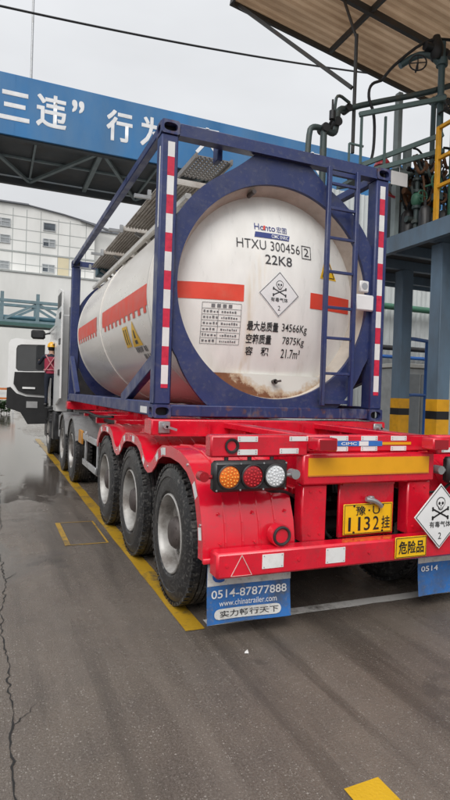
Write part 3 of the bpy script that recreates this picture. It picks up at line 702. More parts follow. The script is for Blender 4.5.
# wheels of the trailer: outer and inner of each dual pair
w0 = make_wheel(T, (-.0535, WY[0], .515), RIM, HUB)
w0['label'] = 'muddy rear tyre with dusty white steel rim nearest the mud flap'
for i, y in enumerate(WY):
    if i: place_wheel(w0, T, (-.0535, y, .515))
    place_wheel(w0, T, (.30, y, .515)); place_wheel(w0, T, (2*XC+.0535, y, .515), True); place_wheel(w0, T, (2.10, y, .515), True)
    if i: pass
    b = MB(); b.cyl((.2, y, .515), (2.2, y, .515), .075, 16); b.box(.85, 1.55, y-.15, y+.15, .60, .66, .01)
    for xx in (.72, 1.68): b.box(xx-.04, xx+.04, y-.42, y+.42, .60, .68, .01); b.box(xx-.04, xx+.04, y+.5, y+.62, .62, .88, .01)
    b.build('axle', DARK, T)
    for xx in (.62, 1.78):
        b = MB(); b.cyl((xx, y-.30, .62), (xx, y-.16, .64), .075, 16); b.cyl((xx, y-.16, .64), (xx, y-.02, .66), .06, 14); b.build('brake_chamber', DARK, T)
b = MB(); b.box(.72, 1.68, -1.30, 2.8, 1.0, 1.04); b.cyl((.45, 2.95, .78), (1.95, 2.95, .78), .14, 18); b.cyl((.9, -1.1, .75), (.9, -.3, .75), .11, 16); b.build('chassis_fittings', DARK, T)
# side guard, landing legs
b = MB()
for z in (.47, .84): b.box(-.055, -.03, 2.50, 3.62, z, z+.085, .004)
for y in (2.55, 3.55): b.box(-.03, .0, y-.03, y+.03, .45, .95, .004)
b.build('side_guard', ALU, T)
b = MB(); b.box(.35, .47, 3.78, 3.9, .45, 1.2, .006); b.box(1.93, 2.05, 3.78, 3.9, .45, 1.2, .006); b.box(.30, .52, 3.72, 3.96, .42, .45); b.box(1.88, 2.1, 3.72, 3.96, .42, .45); b.build('landing_leg', DARK, T)
b = MB(); b.box(-.02, .015, 3.99, 4.33, .72, .93, .01); b.build('orange_side_plate', mat('faded_orange', (.45, .20, .03), .5), T)
b = MB(); b.tube([(.15, 2.5, 1.22), (.12, 3.5, 1.17), (.16, 4.6, 1.2), (.2, 5.8, 1.12)], .02, 8, 2); b.tube([(.28, 2.5, 1.14), (.3, 3.5, 1.10), (.25, 5.0, 1.12)], .03, 8, 1); b.build('air_hose', PIPEB, T)
# small fittings: bolt rows, cables, hoses behind the lamps
for side in (0, 1):
    X = (lambda x: x) if side == 0 else (lambda x: 2*XC-x)
    for u in (2, 5, 12, 17, 22, 27):
        p = offs(FP, .030)[u]; b = MB(); b.cyl((X(-.062), p[0], p[1]), (X(-.055), p[0], p[1]), .010, 6); b.build('bolt', STEEL, T)
    for xx in (.06, .30, .54):
        for zz in (.62, .80):
            b = MB(); b.cyl((X(xx), -1.475 if zz < .7 else -1.425, zz), (X(xx), -1.44 if zz < .7 else -1.38, zz), .008, 6); b.build('bolt', REDM, T)
for pts in ([(.36, -1.46, .957), (.42, -1.45, .935), (.52, -1.42, .93), (.60, -1.38, .90), (.70, -1.33, .84)],
            [(1.95, -1.46, .955), (1.86, -1.45, .88), (1.70, -1.34, .86)],
            [(.86, -1.34, .95), (.88, -1.36, .78), (.90, -1.34, .62), (1.0, -1.28, .55)],
            [(1.46, -1.34, .95), (1.47, -1.36, .80), (1.45, -1.32, .65), (1.3, -1.2, .6)]):
    b = MB(); b.tube(pts, .011, 7, 2); b.build('cable', PIPEB, T)
for xx in (.70, .78, 1.58, 1.68):
    for zz in (.64, .93): b = MB(); b.cyl((xx, -1.478, zz), (xx, -1.47, zz), .009, 6); b.build('bolt', RED, T)
for xx in (.05, .55, 1.1, 1.85, 2.3): b = MB(); b.cyl((xx, -1.607, .522), (xx, -1.60, .522), .010, 6); b.build('bolt', RED, T)
# mud flaps
def mudflap(x0, words):
    b = MB(); b.grid(8, 6, lambda u, v_: (x0+.595*u, -1.43+.012*sin(u*5)*(1-v_)-.025*(1-v_)**2, .105+.395*v_))
    b.m(1)
    o = b.build('mudflap', [FLAPB], T, norm=False)
    sfn = lambda x, z: (x, -1.436+.012*sin((x-x0)/.6*5)*(1-(z-.105)/.395)-.025*(1-(z-.105)/.395)**2, z)
    q = MB(); q.grid(8, 3, lambda u, v_: Vector(sfn(x0+.002+.596*u, .345+.15*v_))+Vector((0, .003, 0))); q.build('white_field', FLAPW, o, norm=False)
    q = MB(); q.box(x0, x0+.60, -1.452, -1.437, .485, .52, .003)
    for k in range(3): q.cyl((x0+.08+k*.22, -1.46, .503), (x0+.08+k*.22, -1.45, .503), .010, 8)
    q.build('clamp_strip', STEEL, o)
    if words:
        letters('0514-87877888', x0+.03, x0+.565, .265, .318, sfn, LETW, o, bold=.012)
        letters('www.chinatrailer.com', x0+.085, x0+.49, .213, .25, sfn, LETW, o)
        letters('C', x0+.035, x0+.12, .365, .45, sfn, mat('logo_blue', (.02, .10, .42), .5), o, bold=.04)
        q = MB()
        def field(u, v_):
            z = .132+.066*v_; e = .034*sqrt(max(0.0, 1-((v_-.5)*2)**2))
            return Vector(sfn(x0+.05-e+.034+(.47-.068+2*e)*u, z))+Vector((0, -.0015, 0))
        q.grid(20, 12, field); q.build('white_slogan_field', FLAPW, o, norm=False)
        letters('实力畅行天下', x0+.09, x0+.50, .145, .186, lambda x, z: Vector(sfn(x, z))+Vector((0, -.004, 0)), INK, o, bold=.01)
    return o
mudflap(-.01, True)
m2 = mudflap(1.675, False); m2['label'] = 'scuffed blue mud flap under the diamond placard'
letters('0514', 1.70, 1.86, .285, .325, lambda x, z: (x, -1.446, z), LETW, m2, bold=.01)

# ================================================================== TANK CONTAINER
Z0, Z1, LX, LY = 1.3375, 3.9285, 2.438, 6.058
CX, CZ = 1.219, 2.55
C = thing('tank_container', 'white tank in a navy blue frame riding on the red trailer', 'tank container', (CX, 3, Z0))
def casting(x0, z0, y0):
    b = MB(); sx_, sy_, sz_ = .162, .178, .118; th = .028
    def loop(c1, c2, s1, s2, n=32):
        o = []
        for k in range(n):
            a = 2*pi*(k+.5)/n; c, s_ = cos(a), sin(a); q = max(abs(c), abs(s_)); o.append((c1+c/q*s1/2, c2+s_/q*s2/2))
        return o
    cx, cy, cz = x0+sx_/2, y0+sy_/2, z0+sz_/2
    ph = pi/32
    front = y0 < 3; left = x0 < 1
    ya = y0 if front else y0+sy_-th
    b.ring_plate(loop(cx, cz, sx_, sz_), oval(cx, cz, .062, .036, 32, 2.6, ph), 1, ya, ya+th)
    xa = x0 if left else x0+sx_-th
    yb0, yb1 = (y0+th+.0005, y0+sy_) if front else (y0, y0+sy_-th-.0005)
    b.ring_plate(loop((yb0+yb1)/2, cz, yb1-yb0, sz_), oval((yb0+yb1)/2, cz, .050, .036, 32, 2.6, ph), 0, xa, xa+th)
    xi0, xi1 = (x0+th+.0005, x0+sx_) if left else (x0, x0+sx_-th-.0005)
    b.box(xi0, xi1, yb0, yb1, z0+sz_-.02, z0+sz_); b.box(xi0, xi1, yb0, yb1, z0, z0+.02)
    b.m(1).box(xi0+.002, xi1-.002, yb0+.05, yb1-.05, z0+.021, z0+sz_-.021)
    b.m(0).box((xi1-.02) if left else xi0, xi1 if left else xi0+.02, yb0, yb1, z0+.0205, z0+sz_-.0205)
    return b.build('corner_casting', [BLUEW, BLACK], C)
for y0 in (0, LY-.178):
    for x0 in (0, LX-.162):
        casting(x0, Z0, y0); casting(x0, Z1-.118, y0)
for y0, y1 in ((.012, .162), (LY-.162, LY-.012)):
    for x0, x1 in ((.004, .158), (LX-.158, LX-.004)):
        b = MB(); b.box(x0, x1, y0, y1, Z0+.118, Z1-.118, .012); b.build('corner_post', BLUE, C)
    b = MB(); b.box(.1625, LX-.1625, y0+.01, y1-.03, Z0+.012, Z0+.118, .01)
    for k in range(4): b.box(.45+k*.5, .458+k*.5, y0+.002, y0+.009, Z0+.02, Z0+.11)
    b.build('end_bottom_rail', BLUEW, C)
    b = MB(); b.box(.1625, LX-.1625, y0, y1-.03, Z1-.112, Z1-.004, .008); b.box(.1625, LX-.1625, y0-.006, y0-.0005, Z1-.118, Z1-.095); b.build('end_top_rail', BLUE, C)
for x0, x1 in ((.006, .086), (LX-.086, LX-.006)):
    b = MB(); b.box(x0, x1, .1785, LY-.1785, Z1-.09, Z1-.006, .008); b.build('top_side_rail', BLUE, C)
    b = MB(); b.box(x0, x1+.03, .1785, LY-.1785, Z0+.012, Z0+.14, .008); b.m(1).box(x0-.003 if x0 < 1 else x1+.031, x0 if x0 < 1 else x1+.034, .24, .48, Z0+.03, Z0+.09); b.build('bottom_side_rail', [BLUE, TAPEW], C)
    xm = (x0+x1)/2
    for ya, za, yb, zb in ((1.38, Z0+.13, .14, 1.84), (LY-1.0, Z0+.13, LY-.14, 2.12)):
        b = MB(); b.beam((xm, ya, za), (xm, yb, zb), .075, .13, .006); b.build('diagonal_brace', BLUE, C)
def end_ring(y0, y1):
    n = 240; inn, ou = [], []
    for k in range(n):
        a = 2*pi*k/n; c, s_ = cos(a), sin(a); rr = 1.205+.33*max(0, -s_-.56)
        if s_ > 0: rr = 1.195+.16*min(1, max(0, (.52-abs(c))/.36))**2
        if abs(c) > 1e-6: rr = min(rr, (LX/2-.1585)/abs(c))
        if s_ > 1e-6: rr = min(rr, (Z1-.1185-CZ)/s_)
        if s_ < -1e-6: rr = min(rr, (CZ-Z0-.1185)/-s_)
        ou.append((CX+rr*c, CZ+rr*s_)); inn.append((CX+1.02*c, CZ+1.02*s_))
    b = MB(); b.ring_plate(ou, inn, 1, y0, y1)
    return b.build('end_ring', BLUE, C)
end_ring(.06, .10); end_ring(LY-.10, LY-.06)
# skirt between ring and tank head
b = MB(); b.lathe([(.1005, 1.045), (.1005, 1.019), (.262, .968), (.275, .962), (.60, .962)], (CX, 0, CZ), (0, 1, 0), 96); b.build('skirt', SKIRT, C)
def dishY(r):
    R_ = 2.7
    return .085+R_-sqrt(R_*R_-r*r)
KD = .974           # lettering was measured on a plane a little behind the dome
def DX(x, z, l=0.0):
    x, z = -1.286+(x+1.286)*KD, 1.569+(z-1.569)*KD
    return (x, dishY(sqrt((x-CX)**2+(z-CZ)**2))-.0035-l, z)
b = MB(); b.lathe([(dishY(r), r) for r in [i*.975/26 for i in range(27)]], (CX, 0, CZ), (0, 1, 0), 96); dish = b.build('tank_head', DISH, C, sharp=80)
dish['label'] = 'white domed tank end with black lettering and rust at the bottom'
b = MB(); prof = [(.45, 1.0), (.50, 1.10), (.55, 1.14)]+[(.56+.1*i, 1.145) for i in range(49)]+[(5.47, 1.14), (5.6, 1.08), (5.72, .95), (5.80, .75), (5.86, .45), (5.88, 0)]
b.lathe(prof, (CX, 0, CZ), (0, 1, 0), 96)
b.lathe([(3.20, 1.146), (3.205, 1.158), (3.33, 1.158), (3.335, 1.146)], (CX, 0, CZ), (0, 1, 0), 96)
b.lathe([(.56, 1.146), (.565, 1.154), (.62, 1.154), (.625, 1.146)], (CX, 0, CZ), (0, 1, 0), 96)
b.lathe([(5.38, 1.146), (5.385, 1.154), (5.44, 1.154), (5.445, 1.146)], (CX, 0, CZ), (0, 1, 0), 96)
shell = b.build('tank_shell', TANKSIDE, C, sharp=60)
def side_patch(mb, y0, y1, z0, z1, sgn=-1, R_=1.149):
    a0, a1 = math.asin((z0-CZ)/R_), math.asin((z1-CZ)/R_)
    mb.grid(max(1, int((y1-y0)/.4)), 3, lambda u, v_: (CX+sgn*R_*cos(a0+(a1-a0)*v_), y0+(y1-y0)*u, CZ+R_*sin(a0+(a1-a0)*v_)))
for sgn in (-1, 1):
    for y0, y1 in ((.64, 3.05), (3.50, 5.36)):
        b = MB(); side_patch(b, y0, y1, 2.41, 2.62, sgn)
        k = y0+.06
        while k < y1-.1: side_patch(b, k, k+.10, 2.345, 2.4098, sgn); k += .235
        b.build('red_band', ORANGE, shell, norm=False)
R_ = 1.1495
def SP(y, z, l=0): a = math.asin((z-CZ)/R_); return (CX-(R_+l)*cos(a), y, CZ+(R_+l)*sin(a))
def blob(b, pts, l): b.poly([SP(y, z, l) for y, z in pts])
def patch(b, z0, z1, l, ya0, yb0, ya1, yb1, n=8):      # a quad that follows the curved shell
    b.grid(1, n, lambda u, v_: SP((ya0+(ya1-ya0)*v_)*(1-u)+(yb0+(yb1-yb0)*v_)*u, z0+(z1-z0)*v_, l))
b = MB(); patch(b, 2.07, 2.30, .001, 1.86, 1.62, 1.86, 1.62); b.m(1)
patch(b, 2.10, 2.27, .003, 1.81, 1.775, 1.81, 1.775); patch(b, 2.10, 2.27, .003, 1.715, 1.68, 1.715, 1.68); b.build('hazard_sticker', [PLATE, INK], shell, norm=False)
b = MB(); patch(b, 2.06, 2.33, .001, 1.56, 1.14, 1.352, 1.348); b.m(1)
patch(b, 2.085, 2.125, .003, 1.41, 1.29, 1.40, 1.30); patch(b, 2.145, 2.23, .003, 1.385, 1.315, 1.365, 1.335); b.build('hazard_sticker', [PLATE, INK], shell, norm=False)
random.seed(5)
for z0, ya, yb in ((1.99, 1.50, 1.06), (1.91, 1.28, .92)):          # small stencilled figures, too worn to read
    b = MB(); y = ya
    while y > yb:
        wd = random.uniform(.05, .085); h0 = random.uniform(0, .012); blob(b, [(y, z0+h0), (y-wd*.35, z0+h0), (y-wd*.35, z0+.06), (y, z0+.06)], .001)
        if random.random() > .3: blob(b, [(y-wd*.6, z0), (y-wd*.9, z0), (y-wd*.9, z0+.058), (y-wd*.6, z0+.058)], .001)
        y -= wd*1.25
    b.build('side_caption', INK, shell, norm=False)
# longitudinal top stringer with its supports, white, on the upper flank
b = MB(); a = radians(134); PX, PZ = CX+1.215*cos(a), CZ+1.215*sin(a)
b.box(PX-.03, PX+.03, .35, 5.7, PZ-.03, PZ+.03, .006)
for k in range(8): b.beam((PX, .6+k*.68, PZ), (CX+1.14*cos(a), .6+k*.68, CZ+1.14*sin(a)), .05, .05)
b.build('stringer', WHITE, C)
# red band on the dish, cut where the lettering stands
for x0, x1 in ((.27, .93), (1.675, 2.235)):
    b = MB(); b.grid(16, 4, lambda u, v_: DX(x0+(x1-x0)*u, 2.465+.16*v_, 0))
    b.build('red_band', ORANGE, dish, norm=False)
D1 = lambda x, z: DX(x, z, .0012)
letters('HTXU 300456', .855, 1.545, 2.995, 3.090, D1, INK, dish, bold=-.004)
letters('2', 1.595, 1.655, 2.99, 3.075, D1, INK, dish, bold=-.004)
b = MB()
for p, q in (((1.572, 2.965), (1.68, 2.965)), ((1.68, 2.965), (1.68, 3.095)), ((1.68, 3.095), (1.572, 3.095)), ((1.572, 3.095), (1.572, 2.965))):
    d = (Vector(q)-Vector(p)).normalized()*.004; nn = Vector((-d.y, d.x))
    b.poly([DX(*(Vector(p)-d-nn), .0012), DX(*(Vector(p)-d+nn), .0012), DX(*(Vector(q)+d+nn), .0012), DX(*(Vector(q)+d-nn), .0012)])
b.build('check_digit_frame', INK, dish, norm=False)
letters('22K8', 1.145, 1.445, 2.855, 2.950, D1, INK, dish, bold=.004)
LOGO = mat('logo_navy', (.03, .05, .22), .5)
letters('Honto', 1.045, 1.27, 3.195, 3.26, D1, LOGO, dish, bold=.004)
letters('宏图', 1.285, 1.40, 3.19, 3.255, D1, LOGO, dish)
b = MB(); b.grid(8, 1, lambda u, v_: DX(1.04+.38*u+.012*v_, 3.118+.055*v_, .0008)); b.build('logo_bar', LOGO, dish, norm=False)
b = MB(); b.poly([DX(1.135, 3.20, .003), DX(1.155, 3.20, .003), DX(1.163, 3.245, .003), DX(1.143, 3.245, .003)]); b.build('logo_accent', ORANGE, dish, norm=False)
letters('CIMC ENRIC', 1.225, 1.415, 3.127, 3.163, lambda x, z: DX(x, z, .003), LETW, dish, bold=.01)
b = MB(); n = 10; q4 = [(0, -1), (1, 0), (0, 1), (-1, 0)]
def sq_loop(rr):
    o = []
    for i in range(4):
        for k in range(n):
            u = k/n; o.append((1.305+.228*rr*(q4[i][0]*(1-u)+q4[(i+1) % 4][0]*u), 2.568+.228*rr*(q4[i][1]*(1-u)+q4[(i+1) % 4][1]*u)))
    return o
loops = [[b.v(DX(*p, .0006)) for p in sq_loop(rr)] for rr in (1, .75, .5, .25)]
for A, B in zip(loops, loops[1:]):
    for i in range(len(A)): b.f([A[i], A[(i+1) % len(A)], B[(i+1) % len(A)], B[i]])
b.f(loops[-1]); pk = b.build('diamond_placard', SIGNW, dish, norm=False)
placard(1.305, 2.568, .228, lambda x, z, l=0: DX(x, z, .0012+l), pk, INK, INK, 'placard')
for z, a_, b_ in ((2.193, '最大总质量', '34566Kg'), (2.068, '空箱质量', '7875Kg')):
    letters(a_, .98, 1.315 if len(a_) == 5 else 1.25, z, z+.095, D1, BLACK, dish, bold=.018)
letters('34566Kg', 1.355, 1.655, 2.185, 2.285, D1, BLACK, dish, bold=.004)
letters('7875Kg', 1.375, 1.635, 2.06, 2.155, D1, BLACK, dish, bold=.004)
letters('容', .985, 1.065, 1.955, 2.04, D1, BLACK, dish, bold=.018); letters('积', 1.15, 1.235, 1.955, 2.04, D1, BLACK, dish, bold=.018)
letters('21.7m³', 1.375, 1.60, 1.945, 2.035, D1, BLACK, dish, bold=.004)
# data table: ruled frame and small, illegible entries
b = MB()
def rect(x0, x1, z0, z1, l=.0012): b.poly([DX(x0, z0, l), DX(x1, z0, l), DX(x1, z1, l), DX(x0, z1, l)])
for k in range(8):
    zz = 2.045+k*.056 if k < 7 else 2.437
    for i in range(4): rect(.535+.094*i, .535+.094*(i+1), zz-.002, zz+.002)
for xx in (.535, .69, .911):
    for k in range(6): rect(xx-.002, xx+.002, 2.045+k*.056, 2.045+(k+1)*.056, .0016)
for xx in (.535, .911): rect(xx-.002, xx+.002, 2.381, 2.437, .0016)
for k in range(6):
    zz = 2.06+k*.056; xx = .55
    while xx < .675: wd = random.uniform(.012, .022); rect(xx, xx+wd, zz+.004, zz+.004+random.uniform(.014, .024)); xx += wd+.012
    xx = .72
    while xx < .87: wd = random.uniform(.008, .02); rect(xx, xx+wd, zz+.004, zz+.004+random.uniform(.012, .022)); xx += wd+.008
for k in range(4): rect(.62+.055*k, .655+.055*k, 2.393, 2.425)
b.build('data_table', mat('grey_ink', (.16, .16, .165), .5), dish, norm=False)
b = MB(); TS = .045; b.poly([DX(1.755+TS, 2.79, .001), DX(1.985+TS, 2.79, .001), DX(1.855+TS, 3.07, .001)]); b.m(1)
for p, q, wd in (((1.79+TS, 2.81), (1.955+TS, 2.81), .004), ((1.79+TS, 2.81), (1.857+TS, 3.03), .004), ((1.955+TS, 2.81), (1.857+TS, 3.03), .004), ((1.872+TS, 2.85), (1.862+TS, 2.93), .012)):
    d = Vector(q)-Vector(p); nn = Vector((-d.y, d.x)).normalized()*wd
    b.poly([DX(*(Vector(a)+s_*nn), .004+wd*.1) for a, s_ in ((p, 1), (p, -1), (q, -1), (q, 1))])
b.build('warning_triangle', [PLATE, BLACK], dish, norm=False)
# closing plate at the foot of the dish, rusted through
b = MB(); zc = 1.765
def bp_(u, v_):
    z = 1.515+(zc-1.515)*v_; hw = sqrt(max(0.0, 1.038**2-(CZ-z)**2)); xx = CX+hw*(2*u-1)
    return (xx, .112+.05*v_, z)
b.grid(28, 8, bp_); b.grid(12, 1, lambda u, v_: (CX-.62+1.24*u, .162+.14*v_, zc+.0005)); b.build('bottom_plate', RUST, C, norm=False)
b = MB(); b.cyl((1.23, .17, 1.70), (1.23, .09, 1.70), .018, 12); b.cyl((1.23, .11, 1.70), (1.23, .09, 1.70), .026, 12); b.beam((1.23, .095, 1.70), (1.29, .09, 1.71), .015, .02); b.build('drain_plug', HUB, C)
b = MB(); b.cyl((.93, .20, 3.47), (.93, .07, 3.475), .022, 10); b.build('lifting_lug', HUB, C)
# ladder on the rear frame
b = MB()
for xx in (1.695, 2.025): b.box(xx-.022, xx+.022, -.035, .01, 1.48, 3.82, .006)
for zz in (1.80, 2.15, 2.45, 2.80, 3.13, 3.42, 3.66): b.box(1.7175, 2.0025, -.028, .0, zz-.014, zz+.014, .004)
for zz in (1.52, 3.78): b.box(1.70, 2.02, .0105, .05, zz-.02, zz+.02)
b.build('ladder', BLUE, C)
# document boxes by the ladder
b = MB(); b.box(2.055, 2.275, -.015, .03, 2.455, 2.615, .012); b.m(1).box(2.10, 2.21, -.012, .02, 2.64, 2.755, .01); b.m(2).cyl((2.155, -.0145, 2.70), (2.155, -.012, 2.70), .035, 20)
b.build('document_holder', [SIGNW, TAPEW, mat('seal_grey', (.35, .37, .40), .5)], C)
# red and white tape down both rear posts
for x0 in (.062, LX-.115):
    b = MB(); zz = 3.745; k = 0
    while zz > 1.62:
        h = .165 if k else .13
        b.m(k % 2).box(x0, x0+.062, .0085, .0118, max(zz-h, 1.60), zz); zz -= h; k += 1
    b.m(0)
    b.build('reflector_tape', [TAPEW, TAPER], C)
b = MB(); b.m(0).box(-.0005, .0035, .035, .055, 3.0, 3.7); b.build('white_edge_strip', TAPEW, C)
# walkway on top
for k, (y0, y1) in enumerate(((.95, 2.80), (2.90, 4.25), (4.35, 5.6))):
    b = MB(); b.box(.30, 1.0, y0, y1, 3.775, 3.785)
    for i in range(17): b.box(.31+i*.041, .328+i*.041, y0, y1, 3.758, 3.774)
    b.box(.28, 1.02, y0-.03, y0-.001, 3.74, 3.80); b.build('walkway_panel', GRATE, C)
for y in (1.4, 2.85, 4.3, 5.5):
    b = MB(); b.box(.09, .28, y-.02, y+.02, 3.70, 3.735); b.box(.24, .28, y-.02, y+.02, 3.7355, 3.80); b.build('walkway_bracket', STEEL, C)
    b = MB(); b.beam((.45, y, 3.72), (.72, y, 3.58), .04, .04); b.build('walkway_strut', STEEL, C)
b = MB(); th = .006                                         # perforated step plate at the rear
for i in range(8): b.box(.43+i*.045, .455+i*.045, .30, .82, 3.79, 3.80)
for j in range(10): b.box(.43, .77, .30+j*.054, .328+j*.054, 3.80, 3.808)
b.box(.41, .43, .28, .84, 3.77, 3.82); b.box(.77, .79, .28, .84, 3.77, 3.82); b.build('step_plate', mat('dull_grating', (.30, .29, .28), .5, dirt=(.14, .11, .09), damt=.5, dscale=6), C)
b = MB(); b.box(.585, .635, .165, .29, 3.74, 3.9, .006); b.build('step_hanger', BLUE, C)
b = MB(); b.box(.42, .62, 5.55, 5.90, 3.66, 3.80, .01); b.build('end_step', mat('teal_plate', (.04, .12, .16), .5), C)
b = MB(); b.cyl((CX, 3.0, 3.66), (CX, 3.0, 3.80), .25, 28); b.cyl((CX, 3.0, 3.80), (CX, 3.0, 3.84), .28, 28)
for k in range(8): a = pi*k/4; b.cyl((CX+.25*cos(a), 3+.25*sin(a), 3.84), (CX+.25*cos(a), 3+.25*sin(a), 3.87), .02, 6)
b.build('manhole', STEEL, C)

# ================================================================== TRACTOR
K = thing('tractor_truck', 'white cab tractor with its driver door standing wide open ahead of the tank', 'truck', (1.2, 8, 0))
b = MB(); b.box(.70, .84, 4.2, 10.3, .80, 1.05, .01); b.box(1.56, 1.70, 4.2, 10.3, .80, 1.05, .01)
for y in (4.3, 5.6, 7.0): b.box(.84, 1.56, y, y+.15, .82, 1.0)
b.box(.35, 2.05, 5.3, 6.5, 1.055, 1.12, .02); b.build('chassis', DARK, K)
b = MB()
for xx in (0.05, 1.85): b.box(xx, xx+.5, 6.95, 7.9, .5, 1.0, .03)
b.build('fuel_tank', ALU, K)
wk = make_wheel(K, (-.045, 4.98, .515), RIM, HUB)
for y in (4.98, 6.33, 9.2):
    if y != 4.98: place_wheel(wk, K, (-.045, y, .515))
    place_wheel(wk, K, (2.445, y, .515), True)
    if y < 9: place_wheel(wk, K, (.31, y, .515)); place_wheel(wk, K, (2.09, y, .515), True)
    q = MB(); q.cyl((.2, y, .515), (2.2, y, .515), .08, 14); q.cyl((1.0, y, .515), (1.4, y, .515), .22, 16); q.build('axle', DARK, K)
    if y < 9:
        for x0, x1 in ((-.05, .58), (1.82, 2.45)):
            q = MB(); n = 14
            q.grid(n, 1, lambda u, v_: (x0+(x1-x0)*v_, y-.60*cos(pi*(.12+.76*u)), .515+.60*sin(pi*(.12+.76*u))))
            q.grid(n, 1, lambda u, v_: ((x0 if x0 < 1 else x1), y-(.60-.05*v_)*cos(pi*(.12+.76*u)), .515+(.60-.05*v_)*sin(pi*(.12+.76*u))))
            q.build('wheel_arch', mat('grey_arch', (.22, .22, .22), .3), K, norm=False)
# cab shell
b = MB()
b.box(.0, 2.40, 8.10, 8.16, 1.05, 3.2, .02)                                   # rear wall
b.box(.0, 2.40, 8.10, 10.45, 2.95, 3.05, .02)                                 # roof
b.box(2.36, 2.40, 8.10, 10.45, 1.05, 2.95, .01)                               # far side
b.box(.0, .04, 8.161, 8.70, 1.05, 2.949, .01); b.box(.0, .04, 8.70, 9.80, 2.60, 2.949, .01); b.box(.0, .05, 9.80, 10.40, 1.05, 1.9, .01)
b.box(.0, .05, 9.80, 9.88, 1.9, 2.949, .01)
b.box(.0, 2.40, 10.40, 10.48, .55, 1.9, .03); b.box(.06, 2.36, 8.17, 10.4, 1.05, 1.12, .02)
b.prism([(8.12, 3.05), (10.3, 3.05), (9.7, 3.45), (8.6, 3.72), (8.12, 3.74)], 0, .12, 2.28)
b.build('cab_body', CABW, K)
b = MB(); b.box(.10, 2.30, 10.42, 10.44, 1.905, 2.94); b.build('windscreen', GLASS, K)
b = MB(); b.box(.35, .95, 8.9, 9.4, 1.12, 1.55, .05); b.box(.35, .95, 8.75, 8.9, 1.5, 2.3, .05); b.box(1.45, 2.05, 8.9, 9.4, 1.12, 1.55, .05); b.box(1.45, 2.05, 8.75, 8.9, 1.5, 2.3, .05); b.box(.06, 2.35, 9.9, 10.38, 1.3, 1.85, .05); b.build('cab_interior', BLKPL, K)
# side air deflectors behind the cab
for X in (lambda x: x, lambda x: 2.40-x):
    b = MB(); b.prism([(7.30, 1.36), (8.095, 1.20), (8.095, 3.72), (7.75, 3.70), (7.38, 3.60)], 0, X(-.015), X(.02))
    for z in (1.9, 2.55, 3.1): b.m(1).box(X(-.03), X(-.016), 7.36, 7.66, z-.06, z+.06)
    b.m(1).box(X(-.02), X(-.0155), 7.385, 8.09, 3.30, 3.585)
    b.m(0); b.build('air_deflector', [CABW, BLKPL], K)
b = MB(); b.box(.3, 2.1, 7.35, 7.5, 1.1, 2.7, .03); b.cyl((.25, 7.6, 1.0), (.25, 7.6, 3.3), .07, 14); b.build('cab_back_fittings', DARK, K)
b = MB()
for z in (.45, .78): b.box(-.06, .18, 8.85, 9.0, z-.02, z+.02); b.box(-.06, .3, 9.45, 9.95, z-.02, z+.02)
b.box(-.03, .3, 9.75, 10.45, .32, 1.04, .03); b.box(-.03, .25, 8.15, 8.62, .4, 1.04, .03); b.box(-.07, .3, 8.63, 9.75, .78, .83, .01); b.box(-.13, .055, 8.95, 9.55, 1.07, 1.12, .01); b.build('cab_step', BLKPL, K)
# open door
DOORT = mat('black_door_trim', (.012, .012, .013), .75)
dl = Matrix.Translation((-.02, 9.80, 0)) @ Matrix.Rotation(radians(-8), 4, 'Z')
def dpt(x, z): return (x, z)
outl = [(0, .68), (-.45, .66), (-.62, .95), (-.92, 1.05), (-.95, 1.35), (-.95, 2.62), (-.90, 2.72), (-.78, 2.76), (0, 2.70)]
win = [(-.10, 1.98), (-.40, 1.96), (-.55, 1.955), (-.72, 1.96), (-.77, 2.02), (-.77, 2.50), (-.74, 2.58), (-.66, 2.61), (-.10, 2.63)]
b = MB(); b.X = dl; b.ring_plate(outl, win, 1, -.03, .03); door = b.build('door', CABW, K)
b = MB(); b.X = dl; b.prism([(0, 1.95), (-.79, 1.93), (-.81, 1.64), (-.70, 1.47), (-.52, 1.40), (0, 1.37)], 1, -.075, -.031); b.build('door_trim', DOORT, door)
b = MB(); b.X = dl; b.prism([(0, 1.32), (-.52, 1.34), (-.74, 1.41), (-.88, 1.56), (-.96, 1.54), (-.965, 1.06), (-.63, .94), (-.46, .655), (0, .675)], 1, -.06, -.0305); b.build('door_trim', DOORT, door)
b = MB(); b.X = dl; b.box(-.60, -.30, -.10, -.076, 1.52, 1.57, .006); b.build('door_pull', TAPEW, door)
b = MB(); b.X = dl; b.box(-.50, -.24, -.078, -.0605, 1.06, 1.22, .01); b.build('door_light', mat('grey_plastic', (.30, .30, .30), .5), door)
b = MB(); b.X = dl; b.poly([(x, 0, z) for x, z in win]); b.build('door_window', mat('tinted_glass', (.02, .022, .025), .35, alpha=.93), door)
b = MB(); b.X = dl; b.box(-.32, -.06, .10, .22, 2.0, 2.62, .04); b.box(-.45, -.12, .05, .30, 2.78, 3.0, .04); b.beam((-.12, .1, 2.9), (.06, .1, 2.95), .04, .04); b.beam((-.18, .03, 2.65), (-.18, .16, 2.65), .03, .03); b.build('door_mirror', BLKPL, door)

